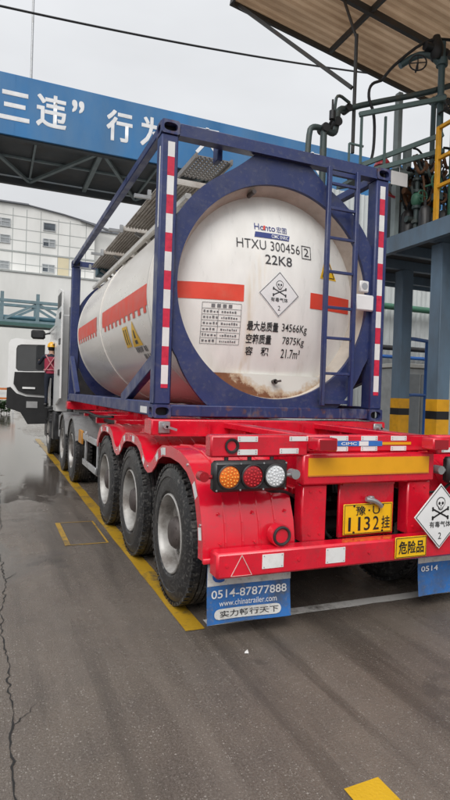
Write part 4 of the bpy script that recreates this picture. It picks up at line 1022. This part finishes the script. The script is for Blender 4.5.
# ================================================================== PERSON climbing into the cab
def skin_mesh(verts, edges, radii, root, sub=2):
    me = bpy.data.meshes.new('t'); me.from_pydata(verts, edges, []); o = bpy.data.objects.new('t', me); COL.objects.link(o)
    o.modifiers.new('s', 'SKIN'); me.skin_vertices.new() if not me.skin_vertices else None
    for i, r_ in enumerate(radii):
        d = me.skin_vertices[0].data[i]; d.radius = (r_, r_) if not isinstance(r_, tuple) else r_; d.use_root = (i == root)
    s_ = o.modifiers.new('u', 'SUBSURF'); s_.levels = sub; s_.render_levels = sub
    bpy.context.view_layer.update()
    res = bpy.data.meshes.new_from_object(o.evaluated_get(bpy.context.evaluated_depsgraph_get()))
    bpy.data.objects.remove(o); return res
def make_person():
    H = Vector((-.02, 9.22, 1.125))           # between the feet, on the cab step; faces +Y, back to the camera
    V, E, R_ = [], [], []
    def add(p, r_, par=None):
        V.append(tuple(Vector(p))); R_.append(r_)
        if par is not None: E.append((par, len(V)-1))
        return len(V)-1
    pel = add((0, 0, .92), (.15, .11)); wa = add((0, .01, 1.08), (.135, .10), pel); ch = add((0, .03, 1.28), (.165, .11), wa); ne = add((0, .05, 1.45), .065, ch)
    he = add((0, .08, 1.56), .085, ne); to = add((0, .08, 1.68), .088, he)
    hands = []
    for sg, el, wr in ((-1, (-.34, .14, 1.16), (-.36, .36, 1.26)), (1, (.34, .20, 1.22), (.22, .42, 1.34))):
        sh = add((sg*.19, .03, 1.39), .062, ch); e_ = add(el, .046, sh); w_ = add(wr, .030, e_)
        pm = add(Vector(wr)+Vector((0, .07, .02)), (.038, .020), w_); hands.append((pm, wr, sg))
        hp = add((sg*.10, 0, .86), .095, pel); kn = add((sg*.11, .10 if sg > 0 else .02, .47), .062, hp); an = add((sg*.11, .02, .09), .045, kn)
        add((sg*.12, .16, .045), (.045, .03), an)
        for k in range(4):
            base = Vector(wr)+Vector(((k-1.5)*.018, .10, .022)); ln = (.06, .075, .07, .055)[k]
            f1 = add(base, .009, pm); f2 = add(base+Vector((0, ln*.55, -.01)), .0085, f1); add(base+Vector((0, ln*.75, -.045)), .0075, f2)
        t1 = add(Vector(wr)+Vector((-sg*.035, .05, .0)), .010, pm); add(Vector(wr)+Vector((-sg*.05, .09, -.015)), .009, t1)
    me = skin_mesh(V, E, R_, 0)
    me.name = 'person'; me.materials.clear(); me.materials.append(SKIN); me.materials.append(NAVY)
    for p in me.polygons:
        c = p.center; p.material_index = 0 if (c.z > 1.44 or (c.y > .33 and c.z > 1.1)) else 1; p.use_smooth = True
    o = place(bpy.data.objects.new('person', me), None, H); o.rotation_euler = (0, 0, radians(-12)); o.scale = (.87, .87, .87)
    tag(o, 'person in yellow helmet and red vest with crossed straps climbing into the cab', 'person')
    def child(b_, name, mats):
        bmesh.ops.recalc_face_normals(b_.bm, faces=b_.bm.faces); m_ = bpy.data.meshes.new(name); b_.bm.to_mesh(m_); b_.bm.free()
        for q in mats: m_.materials.append(q)
        m_.shade_smooth(); c = bpy.data.objects.new(name, m_); COL.objects.link(c); c.parent = o; WL[c.name] = H; return c
    b = MB()
    def ring(u, v_):
        a = 2*pi*u; zz = .90+.54*v_; rx = .165+.02*sin(v_*2.6); ry = .135-.01*v_; k = 1-.45*max(0, v_-.8)/.2
        return (rx*k*cos(a), .02+.03*v_+ry*k*sin(a), zz)
    b.grid(28, 10, ring); child(b, 'vest', [VEST])
    b = MB()
    for sg in (-1, 1): b.tube([(sg*.13, -.10, 1.40), (0, -.128, 1.18), (-sg*.15, -.10, .96)], .018, 6, 1)
    b.tube([(.19*cos(a_), .03+.148*sin(a_), 1.0) for a_ in [2*pi*k/20 for k in range(21)]], .016, 6); child(b, 'harness_strap', [VESTS])
    b = MB(); b.lathe([(1.63, .135), (1.635, .128), (1.66, .124), (1.71, .113), (1.75, .085), (1.775, .045), (1.78, 0)], (0, .08, 0), (0, 0, 1), 24); b.box(-.09, .09, .17, .25, 1.625, 1.64, .004); child(b, 'helmet', [HELM])
    b = MB(); b.lathe([(1.52, .06), (1.56, .094), (1.63, .102)], (0, .066, 0), (0, 0, 1), 20); child(b, 'hair', [HAIR])
    b = MB()
    for sg in (-1, 1): b.lathe([(0, .012), (.008, .008), (.010, 0)], (sg*.032, .158, 1.595), (0, 1, 0), 10)
    child(b, 'eyes', [HAIR])
    b = MB(); b.cyl((0, .155, 1.57), (0, .19, 1.545), .010, 8, .016); b.box(-.026, .026, .155, .168, 1.505, 1.515)
    for sg in (-1, 1): b.box(sg*.088-.01, sg*.088+.01, .06, .09, 1.55, 1.61, .004)
    child(b, 'face', [SKIN])
    b = MB()
    for sg in (-1, 1): b.box(sg*.12-.05, sg*.12+.05, -.06, .21, .0, .09, .02)
    child(b, 'boots', [BLKPL])
make_person()

# ================================================================== BLUE PIPE BRIDGE with the slogan
Bq = thing('pipe_bridge', 'long blue overhead bridge with white slogan characters crossing above the truck', 'bridge', (5, 10.5, 0))
BX0, BX1, BY0, BY1 = -26, 34, 9.0, 12.1
b = MB(); b.box(BX0, BX1, BY0, BY0+.06, 7.28, 8.67, .01)
for k in range(12): b.box(BX0+5*k, BX0+5*k+.012, BY0-.004, BY0-.0005, 7.29, 8.66)
panel = b.build('slogan_panel', SKYB, Bq)
for s_, x0, x1, z0, z1 in (('三', -1.31, -.69, 7.62, 8.26), ('违', -.53, .13, 7.62, 8.37), ('”', .26, .53, 8.10, 8.38), ('行', 1.08, 1.70, 7.63, 8.36), ('为', 1.92, 2.50, 7.66, 8.38)):
    for q in ((0, 0), (.016, 0), (0, .016), (.016, .016)):        # brushed twice: heavy sign-painter strokes
        letters(s_, x0+q[0], x1+q[0], z0+q[1], z1+q[1], lambda x, z: (x, BY0-.005-q[0]*.06-q[1]*.1, z), LETW, panel, bold=.012)
# characters partly hidden behind the container: only fragments can be read, so plain strokes stand there
b = MB()
for x0 in (3.38, 6.55):
    for (p, q) in (((.0, .62), (.62, .64)), ((.3, .70), (.28, .34)), ((.05, .34), (.60, .36)), ((.28, .34), (.02, .02)), ((.34, .34), (.62, .04))):
        b.beam((x0+p[0], BY0-.006, 7.75+p[1]), (x0+q[0], BY0-.006, 7.75+q[1]), .004, .085, 0, (0, 0, 1) if abs(p[1]-q[1]) < .2 else (1, 0, 0))
b.build('lettering', LETW, panel)
b = MB(); b.box(BX0, BX1, BY0+.07, BY0+.20, 7.24, 7.40, .01); b.box(BX0, BX1, BY1-.13, BY1, 7.20, 7.38, .01); b.box(BX0, BX1, BY0+.2, BY1-.13, 7.42, 7.46)
b.box(BX0, BX1, BY1-.06, BY1, 7.39, 8.5); b.build('bridge_deck', BRGD, Bq)
b = MB(); k = BX0
while k < BX1-2:
    b.beam((k, BY0+.2, 7.33), (k, BY1-.13, 7.33), .11, .09)
    b.beam((k+.1, BY0+.2, 7.31), (k+1.5, BY1-.13, 7.31), .085, .06); b.beam((k+2.9, BY0+.2, 7.305), (k+1.5, BY1-.13, 7.305), .085, .06)
    b.beam((k+1.5, BY0+.2, 7.355), (k+1.5, BY1-.13, 7.355), .05, .05); k += 3.0
b.box(BX0, BX1, (BY0+BY1)/2-.04, (BY0+BY1)/2+.04, 7.37, 7.415); b.build('under_truss', BRGL, Bq)
for x in (-10, 14, 30):
    for y in (BY0+.3, BY1-.3):
        b = MB(); b.box(x-.15, x+.15, y-.15, y+.15, 0, 7.24, .01); b.build('bridge_pier', BRGL, Bq)
b = MB(); b.cyl((-.62, 9.9, 7.46), (-.62, 9.9, 12.6), .028, 10); b.cyl((-.62, 9.9, 12.6), (-.62, 9.9, 13.4), .014, 8); b.box(-.72, -.52, 9.8, 10.0, 7.461, 7.48)
tag(b.build('lightning_rod', STEEL), 'thin grey pole rising from the top of the blue bridge', 'pole')
b = MB(); pts = []
A, B = Vector((-3.2, 6, 8.15)), Vector((9.6, 6.4, 9.75))
for k in range(33):
    u = k/32; p = A.lerp(B, u); p.z -= .22*4*u*(1-u); pts.append(p)
b.tube(pts, .020, 6); tag(b.build('overhead_cable', PIPEB), 'black cable sagging across the grey sky above the tank', 'cable')

# ================================================================== BACKGROUND ON THE LEFT
F = thing('factory_building', 'white panelled factory block with small windows behind the truck cab', 'building', (-4, 38, 0))
YB = 35.0
b = MB(); b.prism([(-24, 0), (5.0, 0), (5.0, 13.02), (2.8, 13.40), (.6, 13.66), (-24, 13.66)], 1, YB, YB+12); b.build('wall', BLDG, F)
b = MB(); b.prism([(-24, .0), (6.2, .0), (6.2, 9.0), (-24, 9.0)], 1, YB-1.2, YB-.001); b.box(5.0, 7.2, YB+.5, YB+11, 0, 12.75); b.build('lower_wall', BLDG, F)
b = MB()
for x in (-7, -5.2, -3.4, -1.95, -.36, .5, 1.4, 2.55, 3.32, 4.4): b.box(x-.02, x+.02, YB-.008, YB-.001, 9.05, 13.05 if x > 2 else 13.4)
for z in (9.75, 11.3, 12.05, 12.9): b.box(-24, 5.0, YB-.010, YB-.0085, z-.018, z+.018)
for z in (10.55,): b.box(-24, 5.0, YB-.03, YB-.011, z-.05, z+.05)
b.box(-24, 6.2, YB-1.26, YB-1.2, 8.94, 9.04)
b.build('panel_joint', JOINT, F)
b = MB(); b.box(2.57, 3.30, YB-.006, YB-.0015, 9.1, 10.49); b.build('yellowed_panel', BLDY, F)
b = MB(); b.beam((-24, YB-.05, 13.70), (.6, YB-.05, 13.72), .3, .08); b.beam((.6, YB-.05, 13.70), (2.8, YB-.05, 13.44), .2, .05); b.beam((2.8, YB-.05, 13.44), (5.05, YB-.05, 13.06), .2, .05)
b.box(5.0, 7.3, YB+.4, YB+.7, 12.75, 12.87); b.beam((4.0, YB-.1, 13.2), (6.2, YB-.1, 12.72), .25, .10); b.build('roof_edge', ROOFG, F)
wi = 0
for x0 in (-1.7, 1.55):
    for z0 in (9.38, 11.10, 12.18):
        if x0 < 0: xa, xb = x0, x0+1.20
        else: xa, xb = x0, x0+.82
        za = z0-(.08 if x0 < 0 else 0); zb = za+.55
        q = MB(); fw = .045
        for (p, r_, s_, t_) in ((xa, xb, za, za+fw), (xa, xb, zb-fw, zb), (xa, xa+fw, za+fw, zb-fw), (xb-fw, xb, za+fw, zb-fw)): q.box(p, r_, YB-.06, YB-.011, s_, t_)
        if not (x0 > 0 and z0 > 12):
            q.box((xa+xb)/2-.03, (xa+xb)/2+.03, YB-.055, YB-.011, za+fw, zb-fw); q.box(xa+fw, (xa+xb)/2-.03, YB-.054, YB-.011, za+.30, za+.34); q.box((xa+xb)/2+.03, xb-fw, YB-.054, YB-.011, za+.30, za+.34)
        wn = q.build('window', FRAME, F)
        q = MB(); mid_ = (xa+xb)/2; dark = (x0 > 0 and z0 > 12)
        q.m(0); q.box(xa+fw, mid_-.03, YB-.03, YB-.0115, za+fw, za+.30); q.m(1 if not dark else 0); q.box(mid_-.03 if dark else mid_+.03, xb-fw, YB-.03, YB-.0115, za+fw, za+.30)
        q.box(xa+fw, mid_-.0301, YB-.029, YB-.0115, za+.3401 if not dark else za+.3001, zb-fw); q.box(mid_+.0301 if not dark else mid_-.0300, xb-fw, YB-.029, YB-.0115, za+.3401 if not dark else za+.3001, zb-fw)
        q.build('pane', [PANE, mat('curtained_pane', (.30, .32, .33), .2)], wn)
# grey-green truss walkway in front of the factory
Pk = thing('pipe_rack', 'grey green truss pipe bridge in front of the white factory', 'pipe rack', (-2, 24, 0))
b = MB(); YT = 24.0
for y in (YT, YT+1.6):
    b.box(-14, 4, y-.08, y+.08, 5.62, 5.76, .01); b.box(-14, 4, y-.10, y+.10, 4.56, 4.78, .01)
    for k in range(8):
        x = -9.4+k*1.62-.0; x = -1.0+(k-5)*1.62
        b.box(x-.08, x+.08, y-.07, y+.07, 4.785, 6.1 if y == YT else 5.61)
    for k in range(4):
        xm = -1.0+1.62+(k-3)*3.24; b.beam((xm-1.5, y, 4.82), (xm-.06, y, 5.60), .07, .12); b.beam((xm+1.5, y, 4.82), (xm+.06, y, 5.60), .07, .12)
b.build('truss', mat('grey_green_truss', (.16, .24, .27), .5, dirt=(.1, .12, .12), damt=.5, dscale=2), Pk)
b = MB(); b.box(-14, 4, YT+.11, YT+1.49, 4.60, 4.70); b.box(-14, 4, YT-.14, YT-.101, 4.50, 4.66)
for x in (-12, 3.2): b.box(x-.15, x+.15, YT+.6, YT+.9, 0, 4.6)
b.build('deck', mat('dark_green_deck', (.05, .12, .11), .6), Pk)
b = MB()
for y, r_ in ((YT+.4, .11), (YT+.75, .08), (YT+1.1, .13)): b.tube([(-14, y, 4.83+r_), (4, y, 4.83+r_)], r_, 12)
b.build('pipe', mat('teal_pipe', (.10, .22, .28), .4), Pk)
# hedge, kerb fence
hb = MB()
random.seed(3)
for i in range(2600):
    x, y, z = random.uniform(-6, -.35), random.uniform(29, 30), random.uniform(0, 1) ** .7*.72
    y = 29.5+(y-29.5)*(1-.3*z); a, t_ = random.uniform(0, 6.28), random.uniform(-1, 1); s_ = random.uniform(.06, .13)
    d = Vector((cos(a), sin(a), t_*.6))*s_; e = Vector((-sin(a), cos(a), random.uniform(-.4, .8)))*s_*.55
    p = Vector((x, y, .05+z)); hb.poly([p-d, p+e, p+d, p-e])
for i in range(40): x = -6+i*.14; hb.m(1).cyl((x, 29.5+random.uniform(-.2, .2), 0), (x+random.uniform(-.1, .1), 29.5, .5), .012, 5)
tag(hb.build('hedge', [LEAF, mat('twig', (.10, .07, .05), .8)], norm=False), 'low clipped green hedge far down the road by the white wall', 'hedge')
Fn = thing('barrier_fence', 'orange and white rail fence behind the low hedge', 'fence', (-4, 31, 0))
for z, m_ in ((.85, BARR), (1.15, TAPEW), (1.42, BARR)):
    b = MB(); b.box(-12, 0, 31-.02, 31+.02, z-.06, z+.06); b.build('rail', m_, Fn)
for k in range(7):
    b = MB(); b.box(-11.9+k*1.95, -11.8+k*1.95, 31.021, 31.10, 0, 1.6); b.build('post', TAPEW, Fn)

# ================================================================== LOADING STATION ON THE RIGHT
Lp = thing('loading_platform', 'grey blue steel loading platform on columns banded yellow and black', 'platform', (6, 2, 0))
def column(x, y, s_=.225):
    b = MB(); h = s_/2
    b.box(x-h, x+h, y-h, y-h+.02, 0, 3.868, .003); b.box(x-h, x+h, y+h-.02, y+h, 0, 3.868, .003); b.box(x-.012, x+.012, y-h+.0205, y+h-.0205, 0, 3.868)
    b.box(x-h, x-h+.012, y-h+.021, y+h-.021, 0, 3.868)
    b.box(x-h-.07, x+h+.07, y-h-.07, y+h+.07, .001, .022, .004); c = b.build('column', RACK, Lp)
    b = MB(); z = 0; k = 0
    for z0, z1, mi in ((0, .72, 0), (.72, .92, 1), (.92, 1.12, 0), (1.12, 1.29, 0), (1.29, 1.41, 1), (1.41, 1.585, 0)):
        b.m(mi).ring_plate([(x-h-.004, y-h-.004), (x+h+.004, y-h-.004), (x+h+.004, y+h+.004), (x-h-.004, y+h+.004)], [(x-h-.0005, y-h-.0005), (x+h+.0005, y-h-.0005), (x+h+.0005, y+h+.0005), (x-h-.0005, y+h+.0005)], 2, z0+.0005, z1)
    b.build('warning_band', [YEL, BLACK], c)
for x, y in ((4.80, 1.72), (5.50, 3.38), (8.0, 1.72), (8.0, 3.38), (4.80, -3.2), (8.0, -3.2)): column(x, y)
b = MB(); b.box(4.42, 4.435, -4, 4.6, 3.87, 4.12); b.box(4.436, 4.52, -4, 4.6, 4.10, 4.12); b.box(4.436, 4.52, -4, 4.6, 3.87, 3.89); b.box(4.42, 9, 4.601, 4.62, 3.87, 4.12)
for y in (-3, -1.2, .6, 1.72, 2.55, 3.38, 4.3): b.box(4.436, 9, y-.05, y+.05, 3.89, 4.05, .003)
b.build('edge_beam', RACK, Lp)
b = MB(); b.box(4.55, 9, -4, 4.55, 4.055, 4.09); b.build('deck_plate', mat('deck_dark', (.07, .08, .085), .7), Lp)
b = MB()
for y in (1.57, .2): b.box(4.47, 4.53, y-.03, y+.03, 4.121, 5.48, .005)
for z in (4.62, 5.02, 5.46): b.box(4.475, 4.525, -3.5, 1.539, z-.025, z+.025, .005)
for y in (-1.2, -2.6): b.box(4.47, 4.53, y-.03, y+.03, 4.12, 5.48, .005)
b.build('railing', YEL, Lp)
b = MB(); b.box(4.42, 4.50, 2.36, 2.46, 4.121, 6.35, .005); b.box(4.52, 4.62, 2.52, 2.60, 4.121, 6.2, .005); b.box(4.40, 4.66, 2.30, 2.355, 5.02, 5.12); b.box(4.64, 4.74, 2.40, 2.50, 4.121, 5.55, .005); b.build('channel_post', mat('pale_grey_green', (.26, .31, .31), .5, dirt=(.12, .13, .12), damt=.5, dscale=5), Lp)
# canopy
Cn = thing('canopy_roof', 'brown corrugated canopy roof high over the loading platform', 'canopy', (6, 2, 0))
zc_ = lambda x: 8.0-(x-2.2)*.155
b = MB(); n = 150
YE, YS = 3.86, -1.5
def cor(u, v_):
    y = YE+(YS-YE)*u; x = 2.2+9*v_; ph = (u*n*.25) % 1; hgt = .03 if ph < .45 else 0
    return (x, y, zc_(x)+hgt)
b.grid(n, 2, cor); b.build('corrugated_sheet', CORR, Cn, norm=False, sharp=20)
b = MB(); dk = mat('canopy_dark_steel', (.05, .05, .05), .6, dirt=(.12, .07, .04), damt=.5, dscale=3)
for x in (4.05, 6.6, 9.4): b.beam((x, YE-.06, zc_(x)-.05), (x, YS, zc_(x)-.05), .05, .09)
b.beam((2.2, 2.66, zc_(2.2)-.06), (11, 2.66, zc_(11)-.06), .07, .10); b.beam((2.2, .9, zc_(2.2)-.06), (11, .9, zc_(11)-.06), .07, .10); b.beam((2.2, -.9, zc_(2.2)-.06), (11, -.9, zc_(11)-.06), .07, .10)
b.build('rafter', dk, Cn)
b = MB(); b.beam((2.15, YE+.01, zc_(2.15)-.0), (11, YE+.01, zc_(11)), .05, .10); b.beam((2.17, YE, zc_(2.17)), (2.17, YS, zc_(2.17)), .04, .09); b.build('edge_trim', dk, Cn)
for x, y in ((4.84, 1.60), (9.4, 1.62)):
    b = MB(); b.cyl((x, y, 4.12), (x, y, zc_(x)-.1), .075, 18); b.cyl((x, y, 4.121), (x, y, 4.15), .16, 18); b.build('canopy_post', GREENS, Cn)
b = MB(); b.cyl((3.55, 2.3, 5.20), (3.55, 2.3, 6.95), .028, 10); b.beam((3.5, 2.3, 6.15), (1.98+.3, 3.82, 7.95), .05, .05); b.beam((3.55, 2.3, 6.9), (3.55, 2.66, zc_(3.55)-.11), .03, .03); b.build('stay_rod', dk, Cn)
# loading arm
La = thing('pipe_boom', 'dark loading boom with jointed drop pipes reaching down behind the tank frame', 'pipe boom', (4.6, 2, 4.1))
b = MB()
b.tube([(5.0, 1.9, 6.35), (4.55, 1.95, 6.15), (3.75, 2.25, 5.95), (3.42, 2.3, 5.82)], .042, 10, 1)
b.tube([(3.42, 2.3, 5.82), (3.26, 2.28, 5.78), (3.24, 2.27, 5.55), (3.20, 2.26, 5.38), (3.02, 2.22, 5.40)], .045, 10, 2)
b.tube([(3.02, 2.22, 5.40), (2.80, 2.2, 5.40), (2.73, 2.2, 5.30), (2.72, 2.2, 4.3)], .042, 10, 2)
b.tube([(2.98, 2.2, 5.36), (2.98, 2.2, 4.3)], .050, 10)
b.tube([(3.40, 2.2, 5.86), (3.15, 2.15, 5.92), (3.10, 2.12, 5.7), (3.10, 2.12, 5.5)], .022, 8, 2)
b.build('pipe', PIPE, La)
for p0, p1, r_ in (((3.22, 2.19, 5.56), (3.22, 2.37, 5.56), .066), ((2.98, 2.13, 5.40), (2.98, 2.29, 5.40), .062), ((2.72, 2.2, 4.9), (2.72, 2.2, 4.97), .055), ((3.42, 2.22, 5.82), (3.42, 2.38, 5.82), .055)):
    b = MB(); b.cyl(p0, p1, r_, 16); b.build('swivel_joint', PIPEB, La)
b = MB(); b.cyl((3.05, 2.1, 5.50), (3.05, 2.1, 5.62), .045, 10); b.cyl((3.05, 2.1, 5.62), (3.05, 2.1, 5.78), .015, 8); b.cyl((3.05, 2.1, 5.50), (3.05, 2.22, 5.42), .02, 8); b.build('vent_valve', PIPEB, La)
b = MB(); b.tube([(3.95, 2.2, 6.32), (3.75, 2.2, 6.22), (3.72, 2.2, 6.0), (3.85, 2.2, 5.8), (3.86, 2.2, 5.3), (3.80, 2.2, 5.05)], .022, 8, 2); b.tube([(4.9, 1.8, 6.95), (4.5, 1.85, 6.9), (4.1, 2.1, 6.55), (3.95, 2.2, 6.32)], .022, 8, 2); b.build('hose', PIPEB, La)
# gangway rails folded up by the platform
Gw = thing('gangway', 'grey green folding gangway with square tube rails beside the dark loading boom', 'gangway', (4.4, 2, 4.1))
b = MB()
for p, q in (((3.54, 2.15, 5.70), (4.75, 1.72, 6.02)), ((3.60, 2.2, 4.98), (4.75, 1.75, 5.50)), ((3.40, 2.2, 4.78), (4.75, 1.75, 5.26))): b.beam(p, q, .05, .07, .006)
for x, y in ((3.58, 2.14), (3.92, 2.03)): b.beam((x, y, 4.98), (x, y, 5.70), .03, .03)
b.beam((3.42, 2.2, 4.80), (3.42, 2.2, 5.28), .025, .025); b.beam((3.42, 2.2, 5.28), (3.64, 2.16, 5.26), .025, .025)
b.build('rail', mat('grey_green_paint', (.10, .16, .155), .5, dirt=(.06, .06, .05), damt=.5, dscale=6), Gw)
b = MB(); b.prism([(3.42, 4.70), (4.2, 4.92), (4.2, 5.0), (3.42, 4.75)], 1, 2.0, 2.5); b.build('tread', mat('gangway_tread', (.08, .11, .11), .6), Gw)
# manifold of pipes and valves
Pm = thing('pipe_manifold', 'tangle of dark and rusty pipes with valves and handwheels on the platform', 'pipes', (4.8, 2, 4.1))
random.seed(11)
b = MB(); b.cyl((4.76, 1.84, 4.121), (4.76, 1.84, 6.9), .05, 12); b.cyl((4.96, 2.2, 4.121), (4.96, 2.2, 6.3), .04, 12); b.tube([(4.76, 1.84, 6.55), (4.6, 1.9, 6.72), (4.4, 2.0, 6.70), (4.2, 2.1, 6.55)], .05, 10, 1)
for z in (4.55, 5.2, 6.0, 6.55): b.cyl((4.76, 1.84, z), (4.76, 1.84, z+.10), .085, 14)
b.build('riser_pipe', mat('teal_grey_pipe', (.07, .12, .13), .5, dirt=(.10, .07, .05), damt=.5, dscale=6), Pm)
for i in range(60):                                      # cables and hoses looped over the pipes
    x, y = random.uniform(4.34, 5.0), random.uniform(1.75, 2.5); z = random.uniform(4.7, 5.36); w_ = random.uniform(.2, .55); sag = random.uniform(.05, .45)
    p = [(x+w_*u, y+random.uniform(-.05, .05), max(4.16, z-sag*4*u*(1-u)+random.uniform(-.03, .03))) for u in (0, .15, .35, .5, .65, .85, 1)]
    b = MB(); b.tube(p, random.uniform(.012, .026), 7, 2); b.build('hose', (PIPEB, RUSTP, RUSTP, PIPEB, PIPE)[i % 5], Pm)
for k, (x, y, hgt) in enumerate(((4.56, 2.05, 4.95), (4.72, 2.42, 5.1), (4.88, 2.0, 4.9), (5.06, 2.3, 5.05), (5.25, 2.0, 4.95))):
    m_ = (PIPE, RUSTP, GREENS, PIPE, STEEL)[k]
    b = MB(); b.cyl((x, y, 4.121), (x, y, hgt), .036, 12)
    for z in (4.24, 4.46, 4.70, 4.88):
        b.cyl((x, y, z), (x, y, z+.018), .068, 14); b.cyl((x, y, z+.020), (x, y, z+.038), .068, 14)
        for q in range(6): a = pi*q/3; b.cyl((x+.054*cos(a), y+.054*sin(a), z-.01), (x+.054*cos(a), y+.054*sin(a), z+.05), .007, 6)
    b.tube([(x, y, hgt), (x, y, hgt+.06), (x+.02, y+.08, hgt+.09), (x+.02, y+.25, hgt+.09)], .036, 10, 1); b.build('branch_pipe', m_, Pm)
    b = MB(); b.lathe([(4.498, .04), (4.54, .075), (4.60, .085), (4.66, .075), (4.698, .04)], (x, y, 0), (0, 0, 1), 16); b.cyl((x, y, 4.60), (x-.03, y-.15, 4.60), .025, 10)
    o = Vector((x-.03, y-.16, 4.60)); b.tube([o+Vector((cos(2*pi*q/18), 0, sin(2*pi*q/18)))*.085 for q in range(19)], .009, 6); b.beam(o-Vector((.085, 0, 0)), o+Vector((.085, 0, 0)), .008, .008); b.beam(o-Vector((0, 0, .085)), o+Vector((0, 0, .085)), .008, .008)
    b.build('valve', (GREENS, PIPEB, RUSTP, PIPEB, GREENS)[k], Pm)
for z, y in ((4.34, 2.2), (4.80, 2.28)):
    b = MB(); b.cyl((4.5, y, z), (5.6, y, z), .05, 12); b.build('header_pipe', PIPE if z < 4.5 else RUSTP, Pm)
for (x, y, z, d) in ((4.33, 1.86, 6.50, (-.5, -.8, .1)), (4.62, 1.70, 4.75, (.2, -1, 0)), (4.75, 1.62, 5.85, (.3, -1, .2))):
    b = MB(); d = Vector(d).normalized(); ex, ey = fr(d); o = Vector((x, y, z))
    b.tube([o+(ex*cos(2*pi*k/20)+ey*sin(2*pi*k/20))*.12 for k in range(21)], .012, 6)
    for k in range(4): b.cyl(o, o+(ex*cos(pi*k/2)+ey*sin(pi*k/2))*.12, .008, 6)
    b.cyl(o, o-d*.2, .015, 8); b.build('handwheel', PIPEB if z > 5 else GREENS, Pm)
for x, y, r_, h in ((4.56, 1.86, .09, .34), (4.62, 2.30, .12, .40), (4.86, 1.80, .10, .30)):
    b = MB(); b.lathe([(4.092, 0), (4.092, r_), (4.10+h*.8, r_), (4.10+h, r_*.6), (4.10+h, 0)], (x, y, 0), (0, 0, 1), 20); b.cyl((x, y, 4.1+h), (x, y, 4.2+h), .02, 8); b.build('filter_canister', BLKPL, Pm)
b = MB(); b.lathe([(6.62, .06), (6.68, .10), (6.80, .11), (6.90, .08), (6.98, .05)], (4.66, 1.86, 0), (0, 0, 1), 16); b.cyl((4.45, 1.86, 6.78), (4.85, 1.86, 6.78), .06, 12); b.build('valve', PIPEB, Pm)
b = MB(); b.box(4.75, 5.5, 2.65, 3.3, 4.091, 5.2, .03); b.build('pump_housing', BLKPL, Pm)
b = MB(); b.box(4.02, 4.32, 1.98, 1.99, 4.72, 4.92, .002); b.m(1).cyl((4.17, 1.985, 4.92), (4.17, 1.985, 5.05), .006, 6); b.cyl((4.17, 1.985, 5.05), (4.5, 2.38, 5.06), .006, 6)
tag(b.build('notice_board', [SIGNW, STEEL]), 'small blank white board hung among the pipes on the platform edge', 'board')
b = MB(); b.lathe([(0, .0), (.0, .13), (.03, .125), (.10, .08), (.13, 0)], (4.10, 2.3, 5.10), (0, 0, 1), 20); b.cyl((4.10, 2.3, 4.70), (4.10, 2.3, 5.10), .03, 8); b.cyl((4.1, 2.3, 4.72), (4.45, 2.4, 4.72), .02, 8)
tag(b.build('alarm_beacon', mat('beacon_red', (.55, .05, .07), .4)), 'small red dome lamp behind the upper right corner of the tank frame', 'beacon lamp')
# far wall, blue pipe frame, grey cabinet, hidden-wall pipes
b = MB(); n = 220
b.grid(n, 1, lambda u, v_: (6.8+9*u, 8.2+(.03 if (u*n) % 4 < 2 else 0), 7.2*v_))
b.m(0); b.box(6.8, 15.8, 8.25, 8.45, 0, 7.2)
tag(b.build('shed_wall', CWALL, norm=False, sharp=20), 'pale corrugated shed wall behind the loading platform columns', 'wall')
Pb = thing('blue_pipe_frame', 'bright blue pipe frame between the two banded columns', 'pipe frame', (6, 3.8, 0))
b = MB(); b.tube([(5.62, 3.45, .0), (5.62, 3.45, 2.62), (5.72, 3.5, 2.70), (6.6, 3.9, 2.72)], .035, 10, 1); b.tube([(5.78, 3.52, 0), (5.78, 3.52, 1.62), (5.86, 3.55, 1.66), (6.5, 3.85, 1.66)], .03, 10, 1); b.tube([(6.5, 3.85, 0), (6.5, 3.85, 2.72)], .03, 10); b.build('pipe', BLUEP, Pb)
Gb = thing('storage_cabinet', 'grey steel cabinet standing against the pale shed wall', 'cabinet', (8.4, 6.5, 0))
b = MB(); b.box(7.85, 9.1, 6.2, 7.0, .25, 2.35, .03); b.build('body', TANKG, Gb)
b = MB(); b.box(7.95, 8.45, 6.18, 6.199, .4, 2.2, .008); b.box(8.5, 9.0, 6.18, 6.199, .4, 2.2, .008); b.build('door', mat('cabinet_door', (.22, .24, .25), .4), Gb)
b = MB(); b.box(7.8, 9.15, 6.15, 7.05, 2.351, 2.45, .01); b.build('lid', mat('cabinet_lid', (.52, .52, .48), .5), Gb)
Wp = thing('wall_pipes', 'dark green pipes running along the pale shed wall', 'pipes', (9, 7.9, 0))
for z, r_, m_ in ((4.15, .09, GREENS), (3.0, .07, DARK), (2.75, .05, BLUEP)):
    b = MB(); b.tube([(6.9, 7.95, z), (15.5, 7.95, z)], r_, 12); b.build('pipe', m_, Wp)
b = MB()
for x in (7.2, 9.6, 12): b.box(x-.03, x+.03, 8.03, 8.199, 2.6, 4.3)
b.build('bracket', DARK, Wp)
b = MB(); b.cyl((6.15, 5.0, 0), (6.15, 5.0, 2.6), .05, 12); b.cyl((6.15, 5.0, 2.6), (6.15, 5.0, 2.75), .09, 12); b.cyl((6.15, 5.0, 0), (6.15, 5.0, .03), .12, 12)
tag(b.build('hydrant_pipe', mat('hydrant_red', (.45, .03, .03), .5)), 'upright red pipe behind the right post of the tank frame', 'pipe')
# small litter on the ground
b = MB(); b.poly([(.155, -1.67, .005), (.178, -1.682, .007), (.185, -1.66, .010), (.168, -1.65, .006)]); b.poly([(.168, -1.651, .006), (.185, -1.659, .010), (.193, -1.632, .007)])
tag(b.build('paper_scrap', WOOD, norm=False), 'tiny crumpled white paper scrap on the wet asphalt', 'litter')
